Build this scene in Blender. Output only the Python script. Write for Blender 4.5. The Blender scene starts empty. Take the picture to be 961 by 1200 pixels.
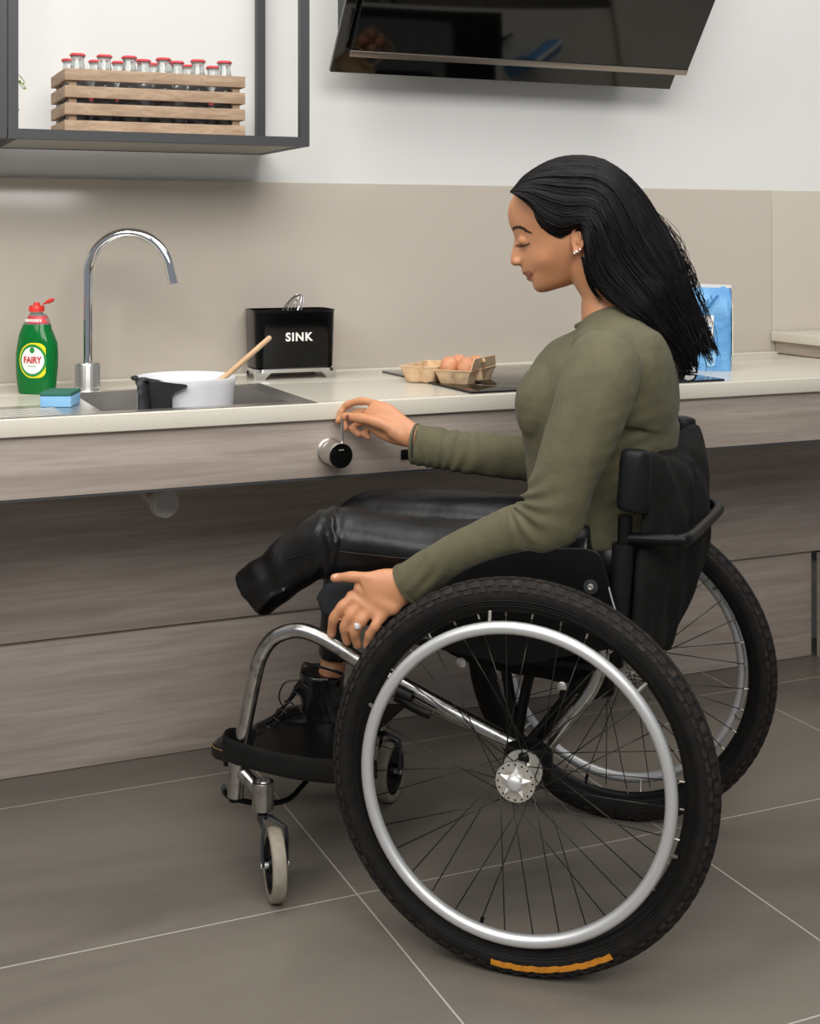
import bpy, bmesh, math, random
import numpy as np
from mathutils import Vector, Matrix
random.seed(7); rng = np.random.default_rng(7)
C = bpy.context.scene.collection
PI = math.pi

# ------------------------------------------------------------------ camera
F, CX, HZ, H, PSI = 1595.0, 480.5, 277.0, 1.138, math.radians(23.5)
cs, sn = math.cos(PSI), math.sin(PSI)
cam_d = bpy.data.cameras.new('camera'); cam = bpy.data.objects.new('camera', cam_d); C.objects.link(cam)
cam.location = (0, 0, H); cam.rotation_euler = (PI/2, 0, -PSI)
cam_d.sensor_fit = 'HORIZONTAL'; cam_d.sensor_width = 36; cam_d.lens = F/961*36
cam_d.shift_y = -(600-HZ)/961; cam_d.clip_start = .05; cam_d.clip_end = 60
bpy.context.scene.camera = cam
# ------------------------------------------------------------------ light
w = bpy.data.worlds.new('world'); bpy.context.scene.world = w; w.use_nodes = True
w.node_tree.nodes['Background'].inputs[0].default_value = (.86, .93, 1, 1)
w.node_tree.nodes['Background'].inputs[1].default_value = .27
def area(name, loc, rot, sx, sy, e, col=(1, .95, .88)):
    l = bpy.data.lights.new(name, 'AREA'); l.shape = 'RECTANGLE'; l.size = sx; l.size_y = sy; l.energy = e; l.color = col
    o = bpy.data.objects.new(name, l); C.objects.link(o); o.location = loc; o.rotation_euler = rot; return o
area('ceiling_softbox', (1.1, 1.9, 3.3), (0, 0, 0), 3.4, 1.6, 66, (1, .97, .93))
area('front_softbox', (.2, -.9, 2.9), (math.radians(55), 0, math.radians(-12)), 2.6, 1.4, 104, (1, .98, .95))
area('left_softbox', (-1.4, 1.0, 2.6), (math.radians(38), 0, math.radians(-62)), 1.3, 1.3, 36, (1, .98, .95))
vs = bpy.context.scene.view_settings
vs.view_transform = 'Standard'; vs.look = 'None'; vs.gamma = 1; vs.use_curve_mapping = False; vs.exposure = 0.0

# ------------------------------------------------------------------ coordinates
def c2w(X, Z, z): return Vector((X*cs+Z*sn, -X*sn+Z*cs, z))
def PZ(px, py, z):                       # point on a level plane at height z
    Z = F*(H-z)/(py-HZ); return c2w((px-CX)/F*Z, Z, z)
def PY(px, py, y):                       # point on a plane parallel to the back wall
    k = (px-CX)/F; Z = y/(cs-k*sn); return c2w(k*Z, Z, H-(py-HZ)*Z/F)
def PD(px, py, Z): return c2w((px-CX)/F*Z, Z, H-(py-HZ)*Z/F)
TH = .37; NX, NZ = math.sin(TH), math.cos(TH)
WX, WZ = .169, 2.103
def ZS(px, s): return (s+WX*NX+WZ*NZ)/(NX*(px-CX)/F+NZ)     # depth on the chair's vertical plane s metres in from the near wheel
def PS(px, py, s): return PD(px, py, ZS(px, s))
VR = Vector((cs, -sn, 0)); VF = Vector((sn, cs, 0)); UP = Vector((0, 0, 1))     # view right, view forward
CF = c2w(-NZ, NX, 0); CN = c2w(NX, NZ, 0)      # chair forward, chair inward (near side to far side)

# ------------------------------------------------------------------ materials
def lin(c):
    c = [int(c[i:i+2], 16)/255 for i in (0, 2, 4)] if isinstance(c, str) else c
    return tuple([(v/12.92 if v <= .04045 else ((v+.055)/1.055)**2.4) for v in c])+(1,)
def mat(name, col, rough=.5, metal=0, bump=None, mix=None, **kw):
    m = bpy.data.materials.new(name); m.use_nodes = True; nt = m.node_tree; b = nt.nodes['Principled BSDF']
    b.inputs['Base Color'].default_value = lin(col); b.inputs['Roughness'].default_value = rough; b.inputs['Metallic'].default_value = metal
    for k, v in kw.items(): b.inputs[k.replace('_', ' ')].default_value = v
    geo = nt.nodes.new('ShaderNodeNewGeometry'); mp = nt.nodes.new('ShaderNodeMapping'); nt.links.new(geo.outputs['Position'], mp.inputs[0])
    if mix:                              # (colour 2, scale, stretch, detail, low, high)
        n = nt.nodes.new('ShaderNodeTexNoise'); n.inputs['Scale'].default_value = mix[1]; n.inputs['Detail'].default_value = mix[3]
        mp.inputs['Scale'].default_value = mix[2]; nt.links.new(mp.outputs[0], n.inputs['Vector'])
        r = nt.nodes.new('ShaderNodeMapRange'); r.inputs[1].default_value = mix[4]; r.inputs[2].default_value = mix[5]
        nt.links.new(n.outputs[0], r.inputs[0]); x = nt.nodes.new('ShaderNodeMix'); x.data_type = 'RGBA'
        x.inputs[6].default_value = lin(col); x.inputs[7].default_value = lin(mix[0])
        nt.links.new(r.outputs[0], x.inputs[0]); nt.links.new(x.outputs[2], b.inputs['Base Color'])
    if bump:                             # (scale, stretch, strength, distance)
        n = nt.nodes.new('ShaderNodeTexNoise'); n.inputs['Scale'].default_value = bump[0]; n.inputs['Detail'].default_value = 4
        mq = nt.nodes.new('ShaderNodeMapping'); mq.inputs['Scale'].default_value = bump[1]; nt.links.new(geo.outputs['Position'], mq.inputs[0])
        nt.links.new(mq.outputs[0], n.inputs['Vector']); q = nt.nodes.new('ShaderNodeBump'); q.inputs['Strength'].default_value = bump[2]; q.inputs['Distance'].default_value = bump[3]
        nt.links.new(n.outputs[0], q.inputs['Height']); nt.links.new(q.outputs[0], b.inputs['Normal'])
    return m
M = {}
M['wall'] = mat('wall_paint', 'DFDEDB', .8, bump=(60, (1, 1, 1), .05, .002))
M['splash'] = mat('splash_glass', 'C4BAAD', .12, mix=('C5BCAF', 2, (1, 1, 1), 1, .3, .7), Specular_IOR_Level=.5)
M['quartz'] = mat('quartz', 'D6D0C2', .22, mix=('C9C3B4', 320, (1, 1, 1), 2, .55, .7))
def wood(name, c1, c2, c3, stretch, rough=.5, sc=1.0):
    m = bpy.data.materials.new(name); m.use_nodes = True; nt = m.node_tree; b = nt.nodes['Principled BSDF']; b.inputs['Roughness'].default_value = rough
    geo = nt.nodes.new('ShaderNodeNewGeometry'); mp = nt.nodes.new('ShaderNodeMapping'); mp.inputs['Scale'].default_value = stretch
    nt.links.new(geo.outputs['Position'], mp.inputs[0])
    n0 = nt.nodes.new('ShaderNodeTexNoise'); n0.inputs['Scale'].default_value = .6*sc; n0.inputs['Detail'].default_value = 2; nt.links.new(mp.outputs[0], n0.inputs['Vector'])
    wv = nt.nodes.new('ShaderNodeTexNoise'); wv.inputs['Scale'].default_value = 2.2*sc; wv.inputs['Detail'].default_value = 5; wv.inputs['Distortion'].default_value = .6
    nt.links.new(mp.outputs[0], wv.inputs['Vector'])
    n2 = nt.nodes.new('ShaderNodeTexNoise'); n2.inputs['Scale'].default_value = 9*sc; n2.inputs['Detail'].default_value = 3; nt.links.new(mp.outputs[0], n2.inputs['Vector'])
    cr = nt.nodes.new('ShaderNodeValToRGB'); cr.color_ramp.elements[0].position = .32; cr.color_ramp.elements[0].color = lin(c2)
    cr.color_ramp.elements[1].position = .62; cr.color_ramp.elements[1].color = lin(c1)
    nt.links.new(wv.outputs[0], cr.inputs[0]); r = nt.nodes.new('ShaderNodeMapRange'); r.inputs[1].default_value = .45; r.inputs[2].default_value = .75; r.inputs[4].default_value = .55
    nt.links.new(n2.outputs[0], r.inputs[0]); x = nt.nodes.new('ShaderNodeMix'); x.data_type = 'RGBA'; x.inputs[7].default_value = lin(c3)
    nt.links.new(r.outputs[0], x.inputs[0]); nt.links.new(cr.outputs[0], x.inputs[6]); nt.links.new(x.outputs[2], b.inputs['Base Color'])
    return m
M['wood'] = wood('grey_wood', 'AFA297', '9A8C82', '94867C', (1.1, 1.1, 18))
M['crate'] = wood('crate_wood', 'B49A80', '9A7F66', '8C7259', (7, 7, 45), .7)
M['spoonwood'] = mat('spoon_wood', 'D9B58E', .55, mix=('CDA67E', 30, (1, 1, 1), 2, .4, .6))
M['blackmetal'] = mat('black_powder_coat', '3A3B3D', .5)
M['greymetal'] = mat('grey_board', '9C9892', .6)
M['fitting'] = mat('grey_fitting', 'B9B3AF', .5)
M['blackglass'] = mat('black_glass', '050505', .06)
M['hoodtrim'] = mat('brushed_trim', 'A09890', .35, 1)
M['chrome'] = mat('chrome', 'E6E6E8', .06, 1)
M['steel'] = mat('brushed_steel', 'D2CFCA', .32, 1, bump=(50, (1, 30, 1), .06, .001))
M['satin'] = mat('satin_silver', 'D6D6D6', .42, .7)
M['alu'] = mat('worn_aluminium', 'B4B2AE', .24, 1, mix=('85817B', 45, (1, 1, 1), 4, .52, .7), bump=(90, (1, 1, 1), .12, .001))
M['hub'] = mat('hub_metal', 'DAD7D0', .32, .8, mix=('B5AC9C', 130, (1, 1, 1), 2, .5, .75))
M['rubber'] = mat('tyre_rubber', '141312', .62, mix=('1E1B19', 40, (1, 1, 1), 3, .4, .7), bump=(500, (1, 1, 1), .3, .0006), Specular_IOR_Level=.22)
M['tread'] = mat('tread_rubber', '211E1C', .75, mix=('3B3029', 70, (1, 1, 1), 3, .5, .75), Specular_IOR_Level=.22)
M['rim'] = mat('black_rim', '141414', .3, Specular_IOR_Level=.22)
M['spoke'] = mat('spoke_steel', '3A3733', .35, .8)
M['lwhite_metal'] = mat('bright_star', 'F2F0EC', .35, .25)
M['nipple'] = mat('spoke_nipple', '9B978E', .4, .7)
M['orange'] = mat('orange_print', 'C8801E', .6, mix=('A3651A', 90, (1, 1, 1), 3, .5, .7))
M['blackplastic'] = mat('black_plastic', '090909', .4, Specular_IOR_Level=.22)
M['pad'] = mat('black_vinyl_pad', '131315', .45, bump=(180, (1, 1, 1), .15, .001), Specular_IOR_Level=.22)
M['sling'] = mat('black_nylon', '0F0F0E', .85, bump=(14, (1, 1, 1), .5, .02), mix=('181613', 20, (1, 1, 1), 3, .4, .7), Specular_IOR_Level=.22)
M['cushion'] = mat('dark_grey_cushion', '26282B', .65, bump=(16, (1, 1, 1), .4, .015), Specular_IOR_Level=.22)
M['caster'] = mat('caster_tyre', '8F8778', .6, mix=('7A7264', 40, (1, 1, 1), 3, .4, .7))
M['fork'] = mat('caster_fork', '45474B', .38, .6)
M['leather'] = mat('black_leather', '0C0C0D', .36, bump=(22, (1, 1, 1), .2, .010), mix=('111113', 12, (1, 1, 1), 2, .4, .6), Specular_IOR_Level=.38)
M['boot'] = mat('black_boot_leather', '0B0B0C', .2, bump=(18, (1, 1, 1), .25, .01))
M['bootsole'] = mat('boot_sole', '15110E', .5)
M['stitch'] = mat('welt_stitch', 'A07C45', .7)
M['shirt'] = mat('olive_jersey', '5B573F', .85, mix=('54503A', 30, (1, 1, 1), 3, .4, .7), bump=(34, (1, 1, 1), .22, .012), Sheen_Weight=.05)
M['hair'] = mat('black_hair', '060405', .38, mix=('0C0808', 80, (1, 1, 1), 2, .45, .65), Specular_IOR_Level=.16)
M['brow'] = mat('eyebrow_hair', '2A1912', .7)
M['white_pan'] = mat('white_enamel', 'E9E9EC', .25)
M['pan_black'] = mat('soft_black_handle', '232427', .5)
M['caddy'] = mat('caddy_black', '040405', .15, Specular_IOR_Level=.3)
M['white'] = mat('white_print', 'F0EFEA', .5)
M['egg'] = mat('brown_egg', 'DFA079', .5, mix=('D2906A', 50, (1, 1, 1), 2, .4, .6))
M['pulp'] = mat('egg_carton_pulp', 'DDBE98', .9, bump=(160, (1, 1, 1), .4, .003), mix=('D2B18A', 60, (1, 1, 1), 3, .4, .6))
M['green'] = mat('green_soap', '0B7A35', .12, Transmission_Weight=.25, IOR=1.35)
M['clear'] = mat('clear_plastic', 'DDE4DC', .08, Transmission_Weight=.75, IOR=1.3)
M['red'] = mat('red_cap', 'E2382A', .35)
M['sticker_red'] = mat('red_band_print', 'D8414A', .4)
M['yellow'] = mat('yellow_print', 'E8DC1E', .4)
M['lgreen'] = mat('green_print', '1F8A3A', .4)
M['lwhite'] = mat('label_white', 'EEF0EC', .4)
M['lred'] = mat('label_red', 'C52A33', .4)
M['sponge'] = mat('blue_sponge', '83B4DA', .9, bump=(300, (1, 1, 1), .6, .002))
M['scour'] = mat('green_scourer', '2F6A5C', .95, bump=(400, (1, 1, 1), .8, .002))
M['glass'] = mat('bottle_glass', 'E6ECEA', .03, Transmission_Weight=.85, IOR=1.4)
M['cola'] = mat('dark_drink', '160604', .1)
M['crown'] = mat('red_crown_cap', 'C2343C', .4, .2)
M['bag'] = mat('blue_paper_bag', '5E9CD3', .55, mix=('79B2E0', 14, (1, 1, 1), 3, .45, .65), bump=(24, (1, 1, 1), .6, .012))
M['bag_leaf'] = mat('wheat_print', '9CCBE6', .6)
M['bag_dark'] = mat('wheat_print_dark', '3A7DB4', .6)
M['bag_panel'] = mat('cream_panel', 'E4DDC4', .6)
M['leaf'] = mat('plant_leaf', '7C8A3C', .6)
M['pot'] = mat('pot_clay', 'D0CCC4', .6)
M['ring'] = mat('silver_ring', 'E8E8E8', .12, 1)
M['gem'] = mat('clear_stone', 'F4F4F6', .05, .4)
M['lash'] = mat('lash', '120A08', .7)
M['iris'] = mat('eye', '1A0E0A', .1)
M['sock'] = mat('black_sock', '131315', .9)
M['socket'] = mat('socket_black', '0C0C0D', .25)
M['dialface'] = mat('dial_face', '0B0C0A', .05)
# floor tiles: joints of the tile grid
def floor_mat():
    m = bpy.data.materials.new('floor_tile'); m.use_nodes = True; nt = m.node_tree; b = nt.nodes['Principled BSDF']
    geo = nt.nodes.new('ShaderNodeNewGeometry'); mp = nt.nodes.new('ShaderNodeMapping'); nt.links.new(geo.outputs['Position'], mp.inputs[0])
    mp.inputs['Location'].default_value = (-.225, -.365, 0)
    bk = nt.nodes.new('ShaderNodeTexBrick'); bk.offset = 0; bk.inputs['Scale'].default_value = 1; bk.inputs['Brick Width'].default_value = .63; bk.inputs['Row Height'].default_value = .61
    bk.inputs['Mortar Size'].default_value = .0016; bk.inputs['Mortar Smooth'].default_value = .1
    nt.links.new(mp.outputs[0], bk.inputs['Vector'])
    n = nt.nodes.new('ShaderNodeTexNoise'); n.inputs['Scale'].default_value = 1.5; n.inputs['Detail'].default_value = 6; n.inputs['Distortion'].default_value = .7
    m2 = nt.nodes.new('ShaderNodeMapping'); m2.inputs['Rotation'].default_value = (0, 0, math.radians(-32)); m2.inputs['Scale'].default_value = (.55, 2.2, 1)
    nt.links.new(geo.outputs['Position'], m2.inputs[0]); nt.links.new(m2.outputs[0], n.inputs['Vector'])
    cr = nt.nodes.new('ShaderNodeValToRGB'); cr.color_ramp.elements[0].position = .36; cr.color_ramp.elements[0].color = lin('645E57')
    cr.color_ramp.elements[1].position = .5; cr.color_ramp.elements[1].color = lin('736C63'); e = cr.color_ramp.elements.new(.66); e.color = lin('7A7368')
    nt.links.new(n.outputs[0], cr.inputs[0])
    g = nt.nodes.new('ShaderNodeTexNoise'); g.inputs['Scale'].default_value = 420; g.inputs['Detail'].default_value = 1; nt.links.new(geo.outputs['Position'], g.inputs['Vector'])
    mg = nt.nodes.new('ShaderNodeMix'); mg.data_type = 'RGBA'; mg.blend_type = 'OVERLAY'; mg.inputs[0].default_value = .3
    nt.links.new(cr.outputs[0], mg.inputs[6]); nt.links.new(g.outputs[0], mg.inputs[7])
    x = nt.nodes.new('ShaderNodeMix'); x.data_type = 'RGBA'; x.inputs[7].default_value = lin('B5AFA6')
    nt.links.new(bk.outputs['Fac'], x.inputs[0]); nt.links.new(mg.outputs[2], x.inputs[6]); nt.links.new(x.outputs[2], b.inputs['Base Color'])
    b.inputs['Roughness'].default_value = .3
    return m
M['floor'] = floor_mat()
def skin_mat():
    m = bpy.data.materials.new('skin'); m.use_nodes = True; nt = m.node_tree; b = nt.nodes['Principled BSDF']
    a = nt.nodes.new('ShaderNodeVertexColor'); a.layer_name = 'tint'; nt.links.new(a.outputs[0], b.inputs['Base Color'])
    b.inputs['Roughness'].default_value = .47; b.inputs['Subsurface Weight'].default_value = .12; b.inputs['Subsurface Radius'].default_value = (.012, .004, .002); b.inputs['Subsurface Scale'].default_value = .5
    geo = nt.nodes.new('ShaderNodeNewGeometry'); n = nt.nodes.new('ShaderNodeTexNoise'); n.inputs['Scale'].default_value = 320; nt.links.new(geo.outputs['Position'], n.inputs['Vector'])
    q = nt.nodes.new('ShaderNodeBump'); q.inputs['Strength'].default_value = .12; q.inputs['Distance'].default_value = .001
    nt.links.new(n.outputs[0], q.inputs['Height']); nt.links.new(q.outputs[0], b.inputs['Normal'])
    return m
M['skin'] = skin_mat()

# ------------------------------------------------------------------ mesh helpers
class G:
    def __init__(s): s.v = []; s.f = []
    def add(s, vs_, fs_):
        n = len(s.v); s.v += [Vector(v) for v in vs_]; s.f += [tuple(i+n for i in f) for f in fs_]; return s
    def box(s, lo, hi, bev=0, fr=None):
        lo, hi = Vector(lo), Vector(hi)
        if bev <= 0:
            v = [(x, y, z) for x in (lo.x, hi.x) for y in (lo.y, hi.y) for z in (lo.z, hi.z)]
            f = [(0, 1, 3, 2), (4, 6, 7, 5), (0, 4, 5, 1), (2, 3, 7, 6), (0, 2, 6, 4), (1, 5, 7, 3)]
        else:
            bm = bmesh.new(); bmesh.ops.create_cube(bm, size=1)
            for q in bm.verts: q.co = Vector([lo[i]+(q.co[i]+.5)*(hi[i]-lo[i]) for i in range(3)])
            bmesh.ops.bevel(bm, geom=bm.edges[:], offset=bev, segments=3, profile=.5, affect='EDGES')
            v = [q.co.copy() for q in bm.verts]; bm.verts.index_update(); f = [tuple(q.index for q in p.verts) for p in bm.faces]; bm.free()
        if fr is not None: v = [fr @ Vector(q) for q in v]
        return s.add(v, f)
    def rings(s, rs, cap=True, close=False):
        n = len(rs[0]); v = [p for r in rs for p in r]; f = []
        m = len(rs)
        for i in range(m if close else m-1):
            for j in range(n):
                a, b_ = i*n+j, i*n+(j+1) % n; k = ((i+1) % m)*n
                f.append((a, b_, k+(j+1) % n, k+j))
        if cap and not close: f.append(tuple(range(n-1, -1, -1))); f.append(tuple((m-1)*n+j for j in range(n)))
        return s.add(v, f)
    def tube(s, pts, r, n=16, close=False, cap=True, flat=None):
        pts = [Vector(p) for p in pts]; m = len(pts); rs = []
        rad = r if hasattr(r, '__len__') else [r]*m
        T = []
        for i in range(m):
            a = pts[(i-1) % m] if (close or i) else pts[0]; b_ = pts[(i+1) % m] if (close or i < m-1) else pts[-1]
            T.append((b_-a).normalized())
        u = T[0].orthogonal().normalized() if flat is None else (Vector(flat)-T[0]*T[0].dot(Vector(flat))).normalized()
        for i in range(m):
            if flat is not None: u = Vector(flat)
            u = (u-T[i]*T[i].dot(u)).normalized(); w_ = T[i].cross(u)
            ra = rad[i] if hasattr(rad[i], '__len__') else (rad[i], rad[i])
            rs.append([pts[i]+u*ra[0]*math.cos(2*PI*j/n)+w_*ra[1]*math.sin(2*PI*j/n) for j in range(n)])
        return s.rings(rs, cap, close)
    def lathe(s, prof, o, ax=(0, 0, 1), n=32, cap=True):
        ax = Vector(ax).normalized(); u = ax.orthogonal().normalized(); w_ = ax.cross(u); o = Vector(o)
        return s.rings([[o+ax*h+(u*math.cos(2*PI*j/n)+w_*math.sin(2*PI*j/n))*max(r, 1e-5) for j in range(n)] for r, h in prof], cap)
    def ball(s, c, r, ax=None, n=20):
        c = Vector(c); r = (r, r, r) if not hasattr(r, '__len__') else r
        A = ax or (Vector((1, 0, 0)), Vector((0, 1, 0)), Vector((0, 0, 1))); rs = []
        for i in range(n//2+1):
            t = -PI/2+PI*i/(n//2); ct = max(math.cos(t), 1e-3)
            rs.append([c+A[0]*r[0]*ct*math.cos(2*PI*j/n)+A[1]*r[1]*ct*math.sin(2*PI*j/n)+A[2]*r[2]*math.sin(t) for j in range(n)])
        return s.rings(rs)
    def prism(s, poly, d):               # poly: list of 3D points, d: extrusion vector
        n = len(poly); v = [Vector(p) for p in poly]+[Vector(p)+Vector(d) for p in poly]
        return s.add(v, [tuple(range(n-1, -1, -1)), tuple(range(n, 2*n))]+[(i, (i+1) % n, n+(i+1) % n, n+i) for i in range(n)])
    def text(s, body, size, o, xd, yd, ext=.0004, space=1.0, bold=0, sx=1.0):
        cu = bpy.data.curves.new('t', 'FONT'); cu.body = body; cu.size = size; cu.extrude = ext; cu.align_x = 'CENTER'; cu.align_y = 'CENTER'; cu.space_character = space; cu.offset = bold
        ob = bpy.data.objects.new('t', cu); C.objects.link(ob); me = bpy.data.meshes.new_from_object(ob.evaluated_get(bpy.context.evaluated_depsgraph_get()))
        xd, yd = Vector(xd).normalized(), Vector(yd).normalized(); zd = xd.cross(yd); o = Vector(o)
        s.add([o+xd*v.co.x*sx+yd*v.co.y+zd*v.co.z for v in me.vertices], [tuple(p.vertices) for p in me.polygons])
        bpy.data.objects.remove(ob); bpy.data.meshes.remove(me); bpy.data.curves.remove(cu); return s
    def mapv(s, fn): s.v = [fn(v) for v in s.v]; return s
ORG = {}
def link(name, me, m, parent=None, base=None, ang=35):
    o = bpy.data.objects.new(name, me); C.objects.link(o)
    if m: me.materials.append(M[m] if isinstance(m, str) else m)
    if parent is not None:
        o.parent = parent; b0 = ORG[parent.name]; ORG[o.name] = b0
    else:
        if base is None:
            n = len(me.vertices); a = np.empty(n*3); me.vertices.foreach_get('co', a); a = a.reshape(-1, 3)
            lo, hi = a.min(0), a.max(0); base = Vector(((lo[0]+hi[0])/2, (lo[1]+hi[1])/2, lo[2]))
        b0 = Vector(base); o.location = b0; ORG[o.name] = b0
    me.transform(Matrix.Translation(-b0))
    me.polygons.foreach_set('use_smooth', [True]*len(me.polygons))
    if ang: me.set_sharp_from_angle(angle=math.radians(ang))
    me.update(); return o
def build(name, g, m, parent=None, base=None, ang=35, fix=True):
    me = bpy.data.meshes.new(name); me.from_pydata([tuple(v) for v in g.v], [], g.f); me.validate()
    if fix:
        bm = bmesh.new(); bm.from_mesh(me); bmesh.ops.recalc_face_normals(bm, faces=bm.faces); bm.to_mesh(me); bm.free()
    return link(name, me, m, parent, base, ang)
def voxmesh(g, size, it=4, fac=.5):
    me = bpy.data.meshes.new('v'); me.from_pydata([tuple(v) for v in g.v], [], g.f)
    bm = bmesh.new(); bm.from_mesh(me); bmesh.ops.recalc_face_normals(bm, faces=bm.faces); bm.to_mesh(me); bm.free()
    o = bpy.data.objects.new('v', me); C.objects.link(o)
    r = o.modifiers.new('r', 'REMESH'); r.mode = 'VOXEL'; r.voxel_size = size
    if it: q = o.modifiers.new('s', 'SMOOTH'); q.factor = fac; q.iterations = it
    out = bpy.data.meshes.new_from_object(o.evaluated_get(bpy.context.evaluated_depsgraph_get()))
    bpy.data.objects.remove(o); bpy.data.meshes.remove(me); return out
def vox(name, g, m, parent=None, size=.004, it=4, base=None, fn=None, fac=.5):
    me = voxmesh(g, size, it, fac)
    if fn: fn(me)
    return link(name, me, m, parent, base, 0)
def empty(name, loc):
    o = bpy.data.objects.new(name, None); C.objects.link(o); o.location = loc; o.empty_display_size = .05; ORG[o.name] = Vector(loc); return o
def tag(o, label, cat, group=None):
    o['label'] = label; o['category'] = cat
    if group: o['group'] = group
    return o
def struct(o): o['kind'] = 'structure'; return o
def catmull(P, k=6, close=False):
    P = [tuple(p) for p in P]; n = len(P); out = []
    A = np.array(P, float)
    for i in range(n if close else n-1):
        p0, p1, p2, p3 = (A[(i-1) % n], A[i], A[(i+1) % n], A[(i+2) % n]) if close else (A[max(i-1, 0)], A[i], A[i+1], A[min(i+2, n-1)])
        for j in range(k):
            t = j/k; out.append(.5*((2*p1)+(-p0+p2)*t+(2*p0-5*p1+4*p2-p3)*t*t+(-p0+3*p1-3*p2+p3)*t**3))
    if not close: out.append(A[-1])
    return [Vector(p) for p in out] if A.shape[1] == 3 else out
def limb(g, st, k=5, n=28, bulge=True):
    """st: (px, py, s, half width in px, half depth in m): a limb seen in the picture plane, at chair offset s"""
    S = catmull(st, k); P = [PS(a[0], a[1], a[2]) for a in S]
    m = len(P); rs = []
    for i in range(m):
        t = (P[min(i+1, m-1)]-P[max(i-1, 0)]).normalized()
        d = (VF-t*t.dot(VF)).normalized(); u = t.cross(d).normalized()
        r = S[i][3]*ZS(S[i][0], S[i][2])/F
        rs.append([P[i]+u*r*math.cos(2*PI*j/n)+d*S[i][4]*math.sin(2*PI*j/n) for j in range(n)])
    g.rings(rs)
    if bulge:
        for q in (0, m-1): r = S[q][3]*ZS(S[q][0], S[q][2])/F; g.ball(P[q], min(r, S[q][4])*.92)
    return P

# ================================================================== the room
YW = 3.07; ZT = .813; YF = 2.50
struct(build('floor', G().box((-3, -2.2, -.05), (5, 3.2, 0)), 'floor', base=(0, 0, 0)))
struct(build('wall_back', G().box((-3, YW+.012, 0), (5, YW+.15, 3.4)), 'wall', base=(1, YW+.012, 0)))
XJ = 2.434
g = G().box((-1.6, YW, .60), (XJ-.0006, YW+.0118, 1.266), .0015)
tag(build('splashback_panel', g, 'splash'), 'long glossy greige glass splashback panel behind the sink and hob', 'splashback', )
g = G().box((XJ+.0006, YW, .60), (4.6, YW+.0118, 1.266), .0015)
tag(build('splashback_panel', g, 'splash'), 'glossy greige glass splashback panel right of the vertical joint', 'splashback')
# worktop with sink cut-out
SX0 = PZ(75, 470, ZT).x; 
fr = PZ(372, 472.5, ZT); br = PZ(290, 450, ZT)
sxr = fr.x; syf = fr.y; syb = PZ(290, 450.5, ZT).y
BX0, BX1, BY0, BY1 = PZ(97, 470, ZT).x, sxr-.045, syf+.03, syb-.025
g = G()
X0, X1 = -1.2, 3.3
xs = [X0, BX0-.002, BX1+.002, X1]
g.box((X0, YF, ZT-.033), (X1, BY0-.002, ZT), .002)
g.box((X0, BY1+.002, ZT-.033), (X1, YW-.004, ZT), .002)
g.box((X0, BY0-.006, ZT-.0329), (BX0-.002, BY1+.006, ZT-.0001))
g.box((BX1+.002, BY0-.006, ZT-.0329), (X1, BY1+.006, ZT-.0001))
g.box((X0, YW-.018, ZT-.001), (X1-.86, YW-.002, ZT+.006), .002)
tag(build('worktop', g, 'quartz'), 'long cream speckled stone worktop with square front edge', 'worktop')
g = G().box((X0, YF+.012, .667), (X1, YF+.03, ZT-.0335), .001)
fas = tag(build('worktop_fascia', g, 'wood'), 'grey wood-grain front board hanging under the worktop edge', 'panel')
build('edge_strip', G().box((X0, YF+.013, .6625), (X1, YF+.032, .6668)), 'blackmetal', fas)
g = G().box((-1.6, 2.940, .2875), (2.98, 2.956, .8), .001)
tag(build('wall_panel', g, 'wood'), 'upper grey wood-grain board on the wall behind the knees, ends under the worktop', 'panel')
g = G().box((-1.6, 2.953, .001), (2.472, 2.968, .2835), .001)
tag(build('wall_panel', g, 'wood'), 'lower grey wood-grain board standing on the floor below the groove', 'panel')
build('support_rail', G().box((-1.2, 2.60, .70), (3.2, 2.63, .775)), 'blackmetal', fas)
# taller side run at the right end
g = empty('side_cabinet', (2.8, 2.6, 0))
build('cabinet_body', G().box((2.44, 1.8, .815), (3.3, YW-.006, .848)), 'wood', g)
build('side_panel', G().box((2.478, 2.90, .001), (2.98, 2.938, .283)), 'wood', g)
build('side_worktop', G().box((2.425, 1.8, .848), (3.3, YW-.005, .874), .002), 'quartz', g)
tag(g, 'taller fixed cabinet run with cream top at the far right edge', 'cabinet')

# ================================================================== sink and tap
r = empty('kitchen_sink', (BX0, BY0, ZT))
g = G(); d0 = .0015
xl = -1.0; ydr = PZ(0, 478, ZT).y
g.box((BX0-.03, syf, ZT), (sxr, BY0, ZT+d0)); g.box((BX1, BY0, ZT), (sxr, BY1, ZT+d0)); g.box((BX0-.03, BY1, ZT), (sxr, syb, ZT+d0))
g.box((BX0-.03, BY0, ZT), (BX0, BY1, ZT+d0))
build('rim', g, 'steel', r)
g = G().box((xl, syf, ZT), (BX0-.03, ydr, ZT+d0))
for i in range(6): g.box((xl, syf+.02+i*.02, ZT+d0), (BX0-.07, syf+.024+i*.02, ZT+d0+.0008))
build('drainer', g, 'steel', r)
zb = ZT-.14; t = .0012; g = G()
g.box((BX0, BY0, zb), (BX1, BY1, zb+t)); g.box((BX0, BY0, zb), (BX0+t, BY1, ZT+d0)); g.box((BX1-t, BY0, zb), (BX1, BY1, ZT+d0))
g.box((BX0, BY0, zb), (BX1, BY0+t, ZT+d0)); g.box((BX0, BY1-t, zb), (BX1, BY1, ZT+d0))
build('bowl', g, 'steel', r)
g = G().lathe([(.0, .004), (.032, .004), (.036, .0012), (0, .001)], ((BX0+BX1)/2-.1, (BY0+BY1)/2, zb+.001), cap=False)
build('drain', g, 'chrome', r)
tag(r, 'stainless steel inset sink with drainer under the arched tap', 'sink')
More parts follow.
